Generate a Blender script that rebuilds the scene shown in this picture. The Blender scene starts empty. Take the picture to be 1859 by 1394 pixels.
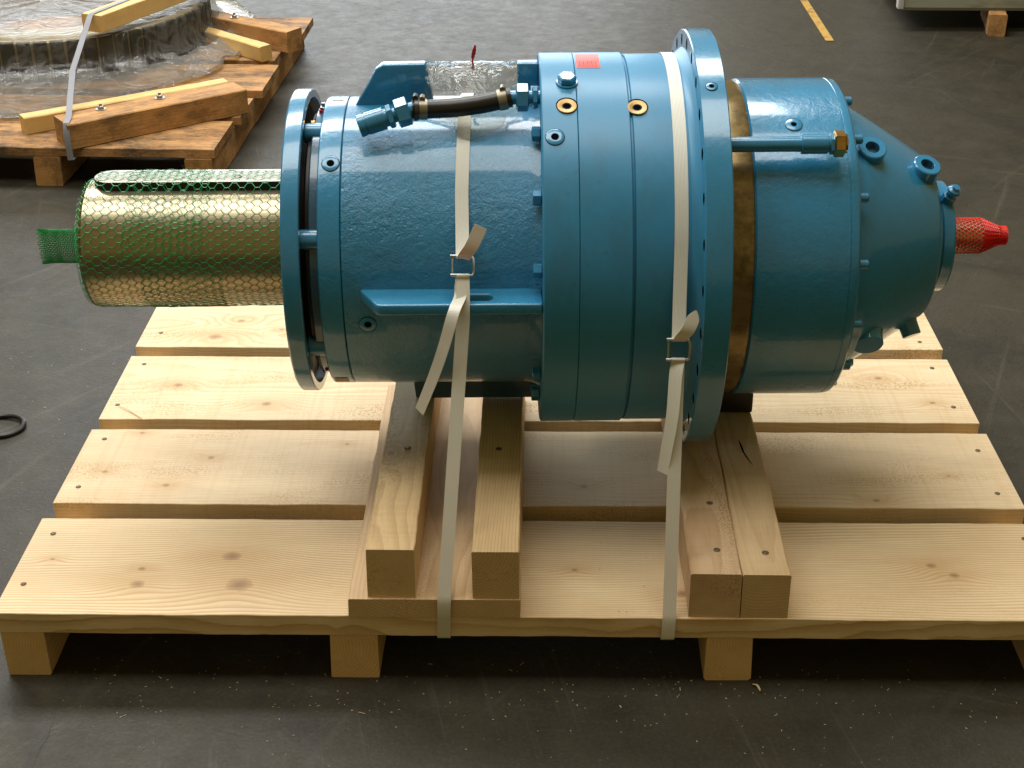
import bpy, bmesh, math, random
from mathutils import Vector, Matrix, noise
random.seed(7)
R = math.radians
scn = bpy.context.scene
COL = scn.collection

# ------------------------------------------------------------------ camera
cam_d = bpy.data.cameras.new("camera"); cam = bpy.data.objects.new("camera", cam_d); COL.objects.link(cam)
cam_d.sensor_width = 36.0; cam_d.lens = 52.48; cam_d.clip_end = 200; cam_d.clip_start = 0.05
right = Vector((0.9998, 0.0182, -0.0047)); up = Vector((-0.0045, 0.4752, 0.8798)); fwd = Vector((-0.0182, 0.8797, -0.4752))
right.normalize(); fwd = (fwd - right*fwd.dot(right)).normalized(); up = right.cross(fwd)
m = Matrix.Identity(4)
for i in range(3):
    m[i][0] = right[i]; m[i][1] = up[i]; m[i][2] = -fwd[i]
m.translation = Vector((0.80435, -1.76744, 1.34415))
cam.matrix_world = m
scn.camera = cam

# ------------------------------------------------------------------ world and lamps (factory hall: skylights above, open door behind)
w = bpy.data.worlds.new("World"); scn.world = w; w.use_nodes = True
bg = w.node_tree.nodes["Background"]; bg.inputs[0].default_value = (1.0, 0.76, 0.27, 1); bg.inputs[1].default_value = 0.22
def area(name, loc, rot, sx, sy, power, color):
    d = bpy.data.lights.new(name, 'AREA'); d.shape = 'RECTANGLE'; d.size = sx; d.size_y = sy; d.energy = power; d.color = color
    o = bpy.data.objects.new(name, d); COL.objects.link(o); o.location = loc; o.rotation_euler = rot; return o
area("skylight_lamp_front", (-0.35, 0.25, 4.6), (0, 0, 0), 4.7, 1.7, 152, (1.0, 0.985, 0.94))
area("skylight_lamp_rear", (-0.75, 3.35, 4.6), (0, 0, 0), 5.2, 1.6, 385, (0.98, 0.99, 1.0))
area("door_lamp", (-1.45, 11.0, 2.6), (R(90), 0, R(180)), 6.2, 4.8, 520, (0.86, 0.93, 1.0))
scn.view_settings.view_transform = 'Standard'; scn.view_settings.look = 'None'; scn.view_settings.exposure = 0.0; scn.view_settings.gamma = 1.0

# ------------------------------------------------------------------ object helpers
def tag(o, label=None, cat=None, group=None, kind=None):
    if label: o['label'] = label
    if cat: o['category'] = cat
    if group: o['group'] = group
    if kind: o['kind'] = kind
    return o
def thing(name, label, cat, loc=(0, 0, 0), rz=0, group=None):
    o = bpy.data.objects.new(name, None); COL.objects.link(o); o.location = loc; o.rotation_euler = (0, 0, rz)
    o.empty_display_size = 0.05
    return tag(o, label, cat, group)
def finish(name, bm, mat, parent=None, loc=(0, 0, 0), rot=(0, 0, 0), smooth=35, label=None):
    bmesh.ops.remove_doubles(bm, verts=bm.verts, dist=1e-6)
    bmesh.ops.recalc_face_normals(bm, faces=bm.faces)
    me = bpy.data.meshes.new(name); bm.to_mesh(me); bm.free()
    if smooth:
        me.shade_smooth(); me.set_sharp_from_angle(angle=R(smooth))
    if mat: me.materials.append(mat)
    o = bpy.data.objects.new(name, me); COL.objects.link(o); o.location = loc; o.rotation_euler = rot
    if parent: o.parent = parent
    if label: o['label'] = label
    return o
def share(o, parent, loc, rot=None):
    c = o.copy(); COL.objects.link(c); c.parent = parent; c.location = loc
    if rot is not None: c.rotation_euler = rot
    return c
def lathe(bm, prof, seg=160, closed=False):
    """revolve profile [(s, r)] about local X"""
    rings = []
    for s, r in prof:
        rings.append([bm.verts.new((s, -r*math.cos(2*math.pi*i/seg), r*math.sin(2*math.pi*i/seg))) for i in range(seg)] if r > 1e-6 else [bm.verts.new((s, 0, 0))])
    pairs = list(zip(rings, rings[1:])) + ([(rings[-1], rings[0])] if closed else [])
    for a, b in pairs:
        for i in range(seg):
            j = (i+1) % seg
            if len(a) == 1 and len(b) == 1: continue
            if len(a) == 1: bm.faces.new((a[0], b[i], b[j]))
            elif len(b) == 1: bm.faces.new((a[i], b[0], a[j]))
            else: bm.faces.new((a[i], b[i], b[j], a[j]))
def sweep(bm, pts, rad, sides=10, caps=True, phase=0.0):
    """tube along points; rad number or list"""
    pts = [Vector(p) for p in pts]; n = len(pts)
    rads = rad if isinstance(rad, (list, tuple)) else [rad]*n
    t0 = (pts[1]-pts[0]).normalized(); ref = Vector((0, 0, 1)) if abs(t0.z) < 0.9 else Vector((1, 0, 0))
    u = t0.cross(ref).normalized(); rings = []
    for i, p in enumerate(pts):
        t = (pts[min(i+1, n-1)]-pts[max(i-1, 0)])
        t = t.normalized() if t.length > 1e-9 else t0
        u = (u - t*u.dot(t)).normalized(); v = t.cross(u)
        rings.append([bm.verts.new(p + (u*math.cos(phase+2*math.pi*k/sides) + v*math.sin(phase+2*math.pi*k/sides))*rads[i]) for k in range(sides)])
    for a, b in zip(rings, rings[1:]):
        for k in range(sides): bm.faces.new((a[k], a[(k+1) % sides], b[(k+1) % sides], b[k]))
    if caps:
        bm.faces.new(rings[0][::-1]); bm.faces.new(rings[-1])
def tube_steps(bm, p0, d, steps, sides=24, phase=0.0):
    """turned part: steps [(t, r)] along direction d from p0, sharp steps allowed by repeating t"""
    p0 = Vector(p0); d = Vector(d).normalized()
    ref = Vector((0, 0, 1)) if abs(d.z) < 0.9 else Vector((1, 0, 0))
    u = d.cross(ref).normalized(); v = d.cross(u); rings = []
    for t, r in steps:
        if r < 1e-6: rings.append([bm.verts.new(p0+d*t)])
        else: rings.append([bm.verts.new(p0+d*t+(u*math.cos(phase+2*math.pi*k/sides)+v*math.sin(phase+2*math.pi*k/sides))*r) for k in range(sides)])
    for a, b in zip(rings, rings[1:]):
        for k in range(sides):
            j = (k+1) % sides
            if len(a) == 1 and len(b) == 1: continue
            if len(a) == 1: bm.faces.new((a[0], b[k], b[j]))
            elif len(b) == 1: bm.faces.new((a[k], b[0], a[j]))
            else: bm.faces.new((a[k], b[k], b[j], a[j]))
def hexnut(bm, p0, d, length, r, ch=0.12, phase=0.0):
    c = r*ch
    tube_steps(bm, p0, d, [(0, 0), (0, r*0.82), (c, r), (length-c, r), (length, r*0.82), (length, 0)], 6, phase)
def box(bm, x0, x1, y0, y1, z0, z1, bev=0.0):
    vs = [bm.verts.new(p) for p in [(x0, y0, z0), (x1, y0, z0), (x1, y1, z0), (x0, y1, z0), (x0, y0, z1), (x1, y0, z1), (x1, y1, z1), (x0, y1, z1)]]
    fs = [bm.faces.new([vs[i] for i in f]) for f in [(0, 3, 2, 1), (4, 5, 6, 7), (0, 1, 5, 4), (1, 2, 6, 5), (2, 3, 7, 6), (3, 0, 4, 7)]]
    if bev:
        es = list({e for f in fs for e in f.edges})
        bmesh.ops.bevel(bm, geom=es, offset=bev, segments=2, affect='EDGES', profile=0.6)
def extrude_outline(bm, loops, axis_pt, bev=0.0):
    """flat polygon with holes (first loop outer) given as 3-D loops, extruded by vector axis_pt"""
    all_e = []
    for lp in loops:
        vs = [bm.verts.new(p) for p in lp]
        all_e += [bm.edges.new((vs[i], vs[(i+1) % len(vs)])) for i in range(len(vs))]
    g = bmesh.ops.triangle_fill(bm, use_beauty=True, use_dissolve=False, edges=all_e)
    fs = [f for f in g['geom'] if isinstance(f, bmesh.types.BMFace)]
    g2 = bmesh.ops.extrude_face_region(bm, geom=fs)
    nv = [v for v in g2['geom'] if isinstance(v, bmesh.types.BMVert)]
    bmesh.ops.translate(bm, vec=Vector(axis_pt), verts=nv)
    bmesh.ops.recalc_face_normals(bm, faces=bm.faces)
    if bev:
        es = [e for e in bm.edges if len(e.link_faces) == 2 and e.calc_face_angle(0) > 0.9]
        bmesh.ops.bevel(bm, geom=es, offset=bev, segments=3, affect='EDGES', profile=0.5)

# ------------------------------------------------------------------ material helpers
class NT:
    def __init__(s, name):
        s.m = bpy.data.materials.new(name); s.m.use_nodes = True; s.t = s.m.node_tree; s.n = s.t.nodes
        s.b = s.n["Principled BSDF"]; s.out = s.n["Material Output"]
    def put(s, sock, v):
        if isinstance(v, bpy.types.NodeSocket): s.t.links.new(v, sock)
        else: sock.default_value = v
    def node(s, typ, **kw):
        nd = s.n.new(typ)
        for k, v in kw.items(): setattr(nd, k, v)
        return nd
    def math(s, op, a, b=0.0, c=None, clamp=False):
        nd = s.node('ShaderNodeMath', operation=op); nd.use_clamp = clamp
        s.put(nd.inputs[0], a); s.put(nd.inputs[1], b)
        if c is not None: s.put(nd.inputs[2], c)
        return nd.outputs[0]
    def vmath(s, op, a, b=(0, 0, 0), out=0):
        nd = s.node('ShaderNodeVectorMath', operation=op); s.put(nd.inputs[0], a)
        if op == 'SCALE': s.put(nd.inputs['Scale'], b)
        elif op != 'LENGTH': s.put(nd.inputs[1], b)
        return nd.outputs['Value' if op == 'LENGTH' else 0]
    def noise(s, vec, scale, detail=3, rough=0.55, dist=0.0):
        nd = s.node('ShaderNodeTexNoise'); s.put(nd.inputs['Vector'], vec); s.put(nd.inputs['Scale'], scale)
        nd.inputs['Detail'].default_value = detail; nd.inputs['Roughness'].default_value = rough; nd.inputs['Distortion'].default_value = dist
        return nd.outputs['Fac']
    def vor(s, vec, scale, out='Distance', feature='F1', rnd=1.0):
        nd = s.node('ShaderNodeTexVoronoi', feature=feature); s.put(nd.inputs['Vector'], vec); s.put(nd.inputs['Scale'], scale); nd.inputs['Randomness'].default_value = rnd
        return nd.outputs[out]
    def ramp(s, fac, stops, interp='LINEAR'):
        nd = s.node('ShaderNodeValToRGB'); s.put(nd.inputs[0], fac); cr = nd.color_ramp; cr.interpolation = interp
        while len(cr.elements) > 1: cr.elements.remove(cr.elements[0])
        cr.elements[0].position = stops[0][0]; cr.elements[0].color = col4(stops[0][1])
        for p, c in stops[1:]:
            e = cr.elements.new(p); e.color = col4(c)
        return nd.outputs[0]
    def mix(s, fac, a, b, blend='MIX'):
        nd = s.node('ShaderNodeMix', data_type='RGBA', blend_type=blend); s.put(nd.inputs[0], fac)
        s.put(nd.inputs[6], col4(a) if isinstance(a, tuple) else a); s.put(nd.inputs[7], col4(b) if isinstance(b, tuple) else b)
        return nd.outputs[2]
    def scalev(s, vec, k):
        return s.vmath('MULTIPLY', vec, k)
    def bump(s, h, strength=0.3, dist=0.001, normal=None):
        nd = s.node('ShaderNodeBump'); s.put(nd.inputs['Height'], h); nd.inputs['Strength'].default_value = strength; nd.inputs['Distance'].default_value = dist
        if normal is not None: s.put(nd.inputs['Normal'], normal)
        return nd.outputs[0]
    def obj(s): return s.node('ShaderNodeTexCoord').outputs['Object']
    def rand(s): return s.node('ShaderNodeObjectInfo').outputs['Random']
    def set(s, **kw):
        for k, v in kw.items():
            s.put(s.b.inputs[k.replace('_', ' ')], v)
        return s
def col4(c):
    if isinstance(c, (int, float)): return (c, c, c, 1)
    return tuple(c) if len(c) == 4 else (*c, 1)

def paint_mat(name, cast=0.0, fine=1.0, base=(0.028, 0.228, 0.420), rough=0.27, var=0.12):
    t = NT(name); P = t.obj()
    n1 = t.noise(P, 9, 4); n2 = t.noise(P, 260, 2)
    c = t.mix(n1, tuple(x*(1-var) for x in base), tuple(min(1, x*(1+var)) for x in base))
    # faint dust film and scuffs
    sc = t.noise(t.scalev(P, (30, 8, 8)), 5, 5, 0.7)
    dust = t.ramp(sc, [(0.55, 0.0), (0.8, 0.22)])
    c = t.mix(dust, c, (0.16, 0.27, 0.34))
    gr = t.ramp(t.noise(t.scalev(P, (6, 3, 3)), 1.6, 6, 0.7), [(0.50, 0.0), (0.68, 0.42)])
    c = t.mix(gr, c, (base[0]*0.9+0.01, base[1]*0.62, base[2]*0.55))
    sm = t.ramp(t.noise(P, 120, 2, 0.5), [(0.66, 0.0), (0.72, 0.5)]); sm = t.math('MULTIPLY', sm, t.ramp(t.noise(P, 7, 3, 0.6), [(0.52, 0.0), (0.62, 1.0)]))
    c = t.mix(sm, c, (0.05, 0.10, 0.13))
    r = t.math('ADD', t.math('MULTIPLY', n1, 0.16), rough-0.08)
    h = t.math('MULTIPLY', n2, 0.10*fine)
    n3 = t.noise(P, 95, 3, 0.6)
    h = t.math('ADD', h, t.math('MULTIPLY', n3, 0.55*fine))
    if cast:
        big = t.noise(P, 22, 4, 0.65, 0.6)
        pit = t.vor(P, 95); pitm = t.ramp(t.noise(P, 14, 3, 0.6), [(0.48, 0), (0.62, 1)])
        pk = t.ramp(pit, [(0.0, 0.0), (0.32, 1.0)], 'EASE')
        h = t.math('ADD', h, t.math('ADD', t.math('MULTIPLY', big, 2.6*cast), t.math('MULTIPLY', t.noise(P, 58, 5, 0.85), 2.6*cast)))
        h = t.math('ADD', h, t.math('MULTIPLY', t.math('MULTIPLY', t.math('SUBTRACT', pk, 1.0), pitm), 0.9*cast))
    t.set(Base_Color=c, Roughness=r, Normal=t.bump(h, 0.62, 0.0017 if cast > 1 else 0.0011), Coat_Weight=0.75 if rough < 0.4 else 0.22, Coat_Roughness=0.10 if rough < 0.4 else 0.24)
    return t.m
M = {}
M['paint'] = paint_mat('blue_paint', 0.0, 0.75)
M['paint_cast'] = paint_mat('blue_paint_on_casting', 1.25, 1.1, rough=0.22)
M['paint_semi'] = paint_mat('blue_paint_textured', 0.25, 1.7, rough=0.25)
M['paint_matt'] = paint_mat('blue_paint_machined', 0.0, 0.30, rough=0.50)
M['paint_dark'] = paint_mat('blue_paint_hub_and_shade', 0.2, 1.0, base=(0.030, 0.10, 0.17), rough=0.30)  # darker blue for the hub, also the shaded tone of the bottom foot

def metal(name, c, rough=0.3, metallic=1.0, grime=None, brush=None, bumpk=0.15):
    t = NT(name); P = t.obj(); n = t.noise(P, 30, 5, 0.65)
    k = t.mix(n, tuple(x*0.8 for x in c), tuple(min(1, x*1.15) for x in c))
    if brush:
        nb = t.noise(t.scalev(P, brush), 1.0, 4, 0.7)
        k = t.mix(t.ramp(nb, [(0.35, 0.0), (0.65, 0.6)]), k, tuple(x*0.62 for x in c)); h = nb
    else: h = t.noise(P, 200, 3)
    if grime:
        g = t.ramp(t.noise(P, 16, 6, 0.75), [(0.45, 0), (0.66, 1)]); k = t.mix(g, k, grime)
    t.set(Base_Color=k, Metallic=metallic, Roughness=t.math('ADD', t.math('MULTIPLY', n, 0.2), rough-0.1), Normal=t.bump(h, bumpk, 0.0006))
    return t.m
M['steel_shaft'] = metal('oiled_bare_steel', (0.49, 0.42, 0.29), 0.29, 0.95, None, (3, 500, 500), 0.05)
M['steel'] = metal('bright_steel', (0.6, 0.6, 0.58), 0.25)
M['wire'] = metal('galvanised_wire', (0.42, 0.42, 0.41), 0.35)
M['dark_steel'] = metal('dark_oily_steel', (0.10, 0.10, 0.10), 0.35, 0.8)
M['brass'] = metal('yellow_brass', (0.66, 0.43, 0.16), 0.24, 1.0, (0.30, 0.16, 0.05))
M['brass_dull'] = metal('dull_brass', (0.40, 0.27, 0.12), 0.42, 0.8, (0.30, 0.18, 0.07))
M['ring_bronze'] = metal('unpainted_varnished_ring', (0.34, 0.245, 0.10), 0.30, 0.65, (0.10, 0.07, 0.03), (2, 55, 55), 0.2)
def plain(name, c, rough=0.5, metallic=0, bumpk=0.0, bscale=200, var=0.15):
    t = NT(name); P = t.obj(); n = t.noise(P, 12, 4, 0.6)
    t.set(Base_Color=t.mix(n, tuple(x*(1-var) for x in c), tuple(min(1, x*(1+var)) for x in c)), Roughness=rough, Metallic=metallic)
    if bumpk: t.set(Normal=t.bump(t.noise(P, bscale, 3), bumpk, 0.001))
    return t.m
M['black_hole'] = plain('dark_bore', (0.004, 0.004, 0.005), 1.0)
M['black_hole'].node_tree.nodes['Principled BSDF'].inputs['Specular IOR Level'].default_value = 0.0
M['rubber'] = plain('black_rubber', (0.016, 0.014, 0.012), 0.36, 0, 0.2)
M['clamp'] = metal('clamp_band', (0.30, 0.27, 0.20), 0.4, 0.7)
M['red_tie'] = plain('red_plastic', (0.62, 0.012, 0.012), 0.35)
M['net_green'] = plain('green_net_plastic', (0.010, 0.34, 0.085), 0.38)
M['net_red'] = plain('red_net_plastic', (0.75, 0.020, 0.008), 0.38)
t = NT('yellow_floor_paint'); P = t.node('ShaderNodeNewGeometry').outputs['Position']
wr = t.ramp(t.noise(P, 30, 6, 0.75), [(0.50, 0.0), (0.60, 0.75)])
t.set(Base_Color=t.mix(wr, (0.52, 0.30, 0.055), (0.10, 0.075, 0.035)), Roughness=0.55); M['yellow'] = t.m

def strap_mat():
    t = NT('woven_cream_strap'); P = t.node('ShaderNodeUVMap').outputs[0]
    sx = t.node('ShaderNodeSeparateXYZ'); t.put(sx.inputs[0], P)
    rib = t.math('SINE', t.math('MULTIPLY', sx.outputs[0], 62.0))
    weave = t.noise(t.scalev(P, (60, 900, 1)), 1, 2)
    n = t.noise(t.obj(), 14, 4)
    c = t.mix(n, (0.72, 0.69, 0.60), (0.80, 0.78, 0.70))
    c = t.mix(t.math('MULTIPLY', t.math('ADD', rib, 1.0), 0.10), c, (0.40, 0.37, 0.29))
    t.set(Base_Color=c, Roughness=0.42, Normal=t.bump(t.math('ADD', t.math('MULTIPLY', rib, 0.5), weave), 0.35, 0.0008),
          Subsurface_Weight=0.12, Subsurface_Scale=0.005)
    return t.m
M['strap'] = strap_mat()
M['strap_grey'] = plain('grey_strap', (0.22, 0.22, 0.24), 0.5)

def wood_mat(name, pale=(0.74, 0.56, 0.33), late=(0.56, 0.36, 0.16), knots=(), pith=(0.03, -0.16), freq=170, stain=0.25, dirt=0.0, dirtcol=(0.09, 0.06, 0.035), seed=0.0, knotcol=(0.30, 0.17, 0.08), rough=0.62, wob=0.02, saw=0.5, ringk=1.0):
    t = NT(name); P0 = t.obj(); r_ = t.rand()
    off = t.node('ShaderNodeCombineXYZ'); t.put(off.inputs[0], t.math('MULTIPLY', r_, 13.0)); t.put(off.inputs[1], seed); t.put(off.inputs[2], t.math('MULTIPLY', r_, 3.0))
    P = t.vmath('ADD', P0, off.outputs[0])                      # for noises
    n1 = t.noise(t.scalev(P, (1.3, 5, 5)), 1.0, 2, 0.5)
    n2 = t.noise(t.scalev(P, (5, 22, 22)), 1.0, 3, 0.5)
    yz = t.vmath('SUBTRACT', t.scalev(P0, (0.012, 1, 1)), (0, pith[0], pith[1]))
    ln = t.vmath('LENGTH', yz)
    ln = t.math('ADD', ln, t.math('MULTIPLY', t.math('SUBTRACT', n1, 0.5), wob*2.2))
    ln = t.math('ADD', ln, t.math('MULTIPLY', t.math('SUBTRACT', n2, 0.5), wob*0.32))
    kdark = None; halo = None
    for kx, ky, ks in knots:
        dv = t.vmath('SUBTRACT', P0, (kx, ky, 0)); d = t.vmath('LENGTH', t.scalev(dv, (0.50, 1.0, 0.01)))
        q = t.math('DIVIDE', d, ks*2.3); e = t.math('POWER', 2.71828, t.math('MULTIPLY', t.math('MULTIPLY', q, q), -1.0))
        ln = t.math('ADD', ln, t.math('MULTIPLY', e, ks*1.5))
        d1 = t.math('ADD', t.vmath('LENGTH', t.scalev(dv, (0.8, 1.0, 0.01))), t.math('MULTIPLY', t.math('SUBTRACT', t.noise(P, 70, 2), 0.5), ks*0.5))
        k = t.math('SUBTRACT', 1.0, t.math('DIVIDE', d1, ks*0.75), clamp=True); k = t.math('POWER', k, 0.6)
        kdark = k if kdark is None else t.math('MAXIMUM', kdark, k)
        halo = e if halo is None else t.math('MAXIMUM', halo, e)
    fr = t.math('FRACT', t.math('MULTIPLY', ln, freq))
    ring = t.ramp(fr, [(0.0, 0.0), (0.35, 0.08), (0.80, 0.75), (0.93, 1.0), (1.0, 0.0)])
    amp = t.ramp(t.noise(t.scalev(P, (2, 9, 9)), 1.0, 2), [(0.3, 0.25*ringk), (0.7, min(1.0, 0.75*ringk))])
    c = t.mix(t.math('MULTIPLY', ring, amp), pale, late)
    fib = t.noise(t.scalev(P, (14, 420, 420)), 1.0, 2, 0.6)
    c = t.mix(t.math('MULTIPLY', t.ramp(fib, [(0.4, 0), (0.75, 1)]), 0.20), c, tuple(x*0.72 for x in late))
    blotch = t.noise(t.scalev(P, (4, 11, 11)), 1.0, 5, 0.65)
    c = t.mix(t.math('MULTIPLY', t.ramp(blotch, [(0.46, 0), (0.72, 1)]), stain), c, (late[0]*0.88, late[1]*0.86, late[2]*0.85))
    sawn = t.noise(t.scalev(P, (60, 7, 7)), 1.0, 2, 0.6)
    sawm = t.ramp(t.noise(t.scalev(P, (3.2, 14, 14)), 1.0, 3), [(0.50, 0), (0.66, 1)])
    fz = t.math('MULTIPLY', t.math('MULTIPLY', t.ramp(t.noise(t.scalev(P, (260, 260, 260)), 1.0, 3), [(0.48, 0), (0.62, 1)]), sawm), 0.75*saw)
    c = t.mix(fz, c, (late[0]*0.8, late[1]*0.72, late[2]*0.6))
    speck = t.ramp(t.vor(t.scalev(P, (1, 1, 1)), 55), [(0.02, 1), (0.045, 0)])
    c = t.mix(t.math('MULTIPLY', speck, 0.35), c, (0.18, 0.11, 0.06))
    sawl = t.ramp(t.noise(t.scalev(P, (110, 1.6, 1.6)), 1.0, 3, 0.6), [(0.50, 0), (0.66, 1)])
    c = t.mix(t.math('MULTIPLY', sawl, 0.16*saw), c, (late[0]*0.95, late[1]*0.9, late[2]*0.85))
    smd = t.ramp(t.noise(t.scalev(P, (3.5, 6, 6)), 1.0, 5, 0.7, 0.5), [(0.52, 0), (0.70, 0.30)])
    c = t.mix(smd, c, (pale[0]*0.66, pale[1]*0.66, pale[2]*0.68))
    if knots:
        c = t.mix(t.math('MULTIPLY', halo, 0.42), c, (late[0]*0.92, late[1]*0.82, late[2]*0.72))
        c = t.mix(t.math('MULTIPLY', kdark, 0.9), c, knotcol)
    if dirt:
        dn = t.ramp(t.noise(t.scalev(P, (8, 17, 17)), 1.0, 7, 0.80), [(0.50-0.1*dirt, 0), (0.62, 1)])
        c = t.mix(t.math('MULTIPLY', dn, min(1, dirt)), c, dirtcol)
    h = t.math('ADD', t.math('MULTIPLY', ring, -0.35), t.math('ADD', t.math('MULTIPLY', fib, 0.7), t.math('ADD', t.math('MULTIPLY', sawn, 1.0*saw), t.math('MULTIPLY', fz, 1.5))))
    t.set(Base_Color=c, Roughness=rough, Normal=t.bump(h, 0.35, 0.0010), Specular_IOR_Level=0.35)
    return t.m

# ------------------------------------------------------------------ timber
def timber(name, L, W, T, mat, parent=None, loc=(0, 0, 0), rz=0, jit=0.0012, seg=48, bev=0.0015, seed=0, rag=0.0, label=None, tilt=0.0, skew=(0, 0)):
    """long axis local X, origin at the middle of the bottom face; sawn edges slightly uneven"""
    rnd = random.Random(seed*31+5)
    bm = bmesh.new(); prof_n = 12; rings = []
    hw = W/2; b = bev
    base = [(-hw+b, 0), (hw-b, 0), (hw, b), (hw, T-b), (hw-b, T), (-hw+b, T), (-hw, T-b), (-hw, b)]
    for i in range(seg+1):
        x = -L/2 + L*i/seg
        ring = []
        for k, (y, z) in enumerate(base):
            q = Vector((x*14+seed*7.1, y*30, z*30+3.3))
            jy = noise.noise(q)*jit*1.4 + noise.noise(q*4.1)*jit*0.7
            jz = noise.noise(Vector((x*4+seed*7.1, 9, 2)))*jit*0.5 if z > T*0.5 else noise.noise(q+Vector((9, 5, 2)))*jit*0.7
            if rag and k in (3,): jz += noise.noise(q*3)*rag-abs(rag)*0.4
            if z <= b: jz = max(jz, 0) * 0.3
            xx = x + (noise.noise(q+Vector((3, 3, 9)))*jit if i in (0, seg) else 0)
            if i == 0: xx += skew[0]*y
            if i == seg: xx += skew[1]*y
            ring.append(bm.verts.new((xx, y+jy, z+jz)))
        rings.append(ring)
    for a, c in zip(rings, rings[1:]):
        for k in range(8): bm.faces.new((a[k], a[(k+1) % 8], c[(k+1) % 8], c[k]))
    bm.faces.new(rings[0][::-1]); bm.faces.new(rings[-1])
    o = finish(name, bm, mat, parent, loc, (0, tilt, rz), 24, label)
    return o

# screw head prototype mesh (countersunk, in a small dark dimple)
def screw_mesh():
    bm = bmesh.new()
    tube_steps(bm, (0, 0, 0), (0, 0, 1), [(0.0004, 0.0062), (0.0010, 0.0052), (0.0006, 0.0046)], 14)
    bm2 = bm
    a = finish('screw', bm2, M['screw_rim'])
    return a
M['screw_rim'] = plain('crushed_wood_rim', (0.16, 0.10, 0.05), 0.7)
M['screw_head'] = metal('yellow_zinc', (0.20, 0.15, 0.08), 0.5, 0.6, (0.05, 0.04, 0.03))
_screw = None
def add_screw(parent, x, y, z, r=1.0):
    """a screw head sunk in a dimple: one mesh, two materials"""
    global _screw
    if _screw is None:
        bm = bmesh.new()
        tube_steps(bm, (0, 0, 0), (0, 0, 1), [(0.0003, 0.0058), (0.0009, 0.0050), (0.0011, 0.0040), (0.0007, 0.0038)], 14)
        for f in bm.faces: f.material_index = 0
        n0 = len(bm.faces)
        tube_steps(bm, (0, 0, 0), (0, 0, 1), [(0.0007, 0.0039), (0.0013, 0.0034), (0.0013, 0.0015), (0.0002, 0.0007), (0.0002, 0)], 14)
        me = bpy.data.meshes.new('screw'); bm.faces.ensure_lookup_table()
        for i, f in enumerate(bm.faces): f.material_index = 0 if i < n0 else 1; f.smooth = True
        bm.to_mesh(me); bm.free(); me.materials.append(M['screw_rim']); me.materials.append(M['screw_head'])
        _screw = me
    o = bpy.data.objects.new('screw', _screw); COL.objects.link(o); o.parent = parent; o.location = (x, y, z+0.0002); o.scale = (r*0.8, r*0.8, 1)
    o.rotation_euler = (0, 0, random.uniform(0, 6))
    return o

FLOOR = -0.1185
# ------------------------------------------------------------------ floor
def floor_mat():
    t = NT('worn_concrete'); P = t.node('ShaderNodeNewGeometry').outputs['Position']
    n1 = t.noise(P, 1.1, 6, 0.62); n2 = t.noise(P, 9, 7, 0.7); n3 = t.noise(P, 160, 3, 0.7)
    c = t.ramp(n1, [(0.3, (0.019, 0.0158, 0.0090)), (0.55, (0.029, 0.0245, 0.0145)), (0.75, (0.045, 0.0385, 0.0245))])
    c = t.mix(t.ramp(n2, [(0.35, 0), (0.75, 0.75)]), c, (0.050, 0.043, 0.026))
    c = t.mix(t.ramp(n3, [(0.45, 0.0), (0.75, 0.35)]), c, (0.088, 0.076, 0.050))
    st = t.ramp(t.noise(P, 2.6, 5, 0.7, 0.8), [(0.52, 0), (0.66, 0.55)])
    c = t.mix(st, c, (0.014, 0.013, 0.010))
    # scuffs and scratches: long thin noise bands in three directions
    scr = None
    for ang, sc, off in ((0.35, 1.0, 0), (-0.9, 0.8, 7), (1.35, 1.3, 15), (1.95, 0.6, 23)):
        rot = t.node('ShaderNodeMapping'); t.put(rot.inputs[0], P); rot.inputs['Rotation'].default_value = (0, 0, ang); rot.inputs['Location'].default_value = (off, off*0.7, 0)
        nn = t.noise(t.scalev(rot.outputs[0], (1.6*sc, 42*sc, 1)), 1.0, 3, 0.65, 0.35)
        mk = t.ramp(t.noise(rot.outputs[0], 2.9, 3), [(0.46, 0), (0.60, 1)])
        s = t.math('MULTIPLY', t.ramp(nn, [(0.60, 0), (0.72, 1)]), mk)
        scr = s if scr is None else t.math('MAXIMUM', scr, s)
    c = t.mix(t.math('MULTIPLY', scr, 0.26), c, (0.12, 0.11, 0.08))
    # fine dark cracks
    vd = t.vor(P, 1.7, 'Distance', 'DISTANCE_TO_EDGE')
    wob = t.noise(P, 6, 4)
    crk = t.ramp(t.math('ADD', vd, t.math('MULTIPLY', t.math('SUBTRACT', wob, 0.5), 0.10)), [(0.0, 1), (0.003, 0)])
    crk = t.math('MULTIPLY', crk, t.ramp(t.noise(P, 0.9, 2), [(0.52, 0), (0.6, 1)]))
    c = t.mix(t.math('MULTIPLY', crk, 0.25), c, (0.022, 0.021, 0.02))
    dots = t.ramp(t.vor(P, 38), [(0.03, 1), (0.07, 0)]); dm = t.ramp(t.noise(P, 5, 3), [(0.5, 0), (0.62, 1)])
    c = t.mix(t.math('MULTIPLY', t.math('MULTIPLY', dots, dm), 0.6), c, (0.26, 0.23, 0.17))
    rr = t.math('ADD', 0.36, t.math('MULTIPLY', t.noise(P, 21, 5, 0.75), 0.34))
    h = t.math('ADD', t.math('MULTIPLY', n2, 1.2), t.math('ADD', t.math('MULTIPLY', n3, 0.5), t.math('ADD', t.math('MULTIPLY', t.noise(P, 55, 4, 0.7), 1.0), t.math('MULTIPLY', crk, -0.4))))
    t.set(Base_Color=c, Roughness=rr, Normal=t.bump(h, 0.36, 0.0026), Specular_IOR_Level=0.32)
    return t.m
M['floor'] = floor_mat()
bm = bmesh.new(); s_ = 40
vs = [bm.verts.new(p) for p in [(-s_, -s_, FLOOR), (s_, -s_, FLOOR), (s_, s_, FLOOR), (-s_, s_, FLOOR)]]; bm.faces.new(vs)
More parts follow.
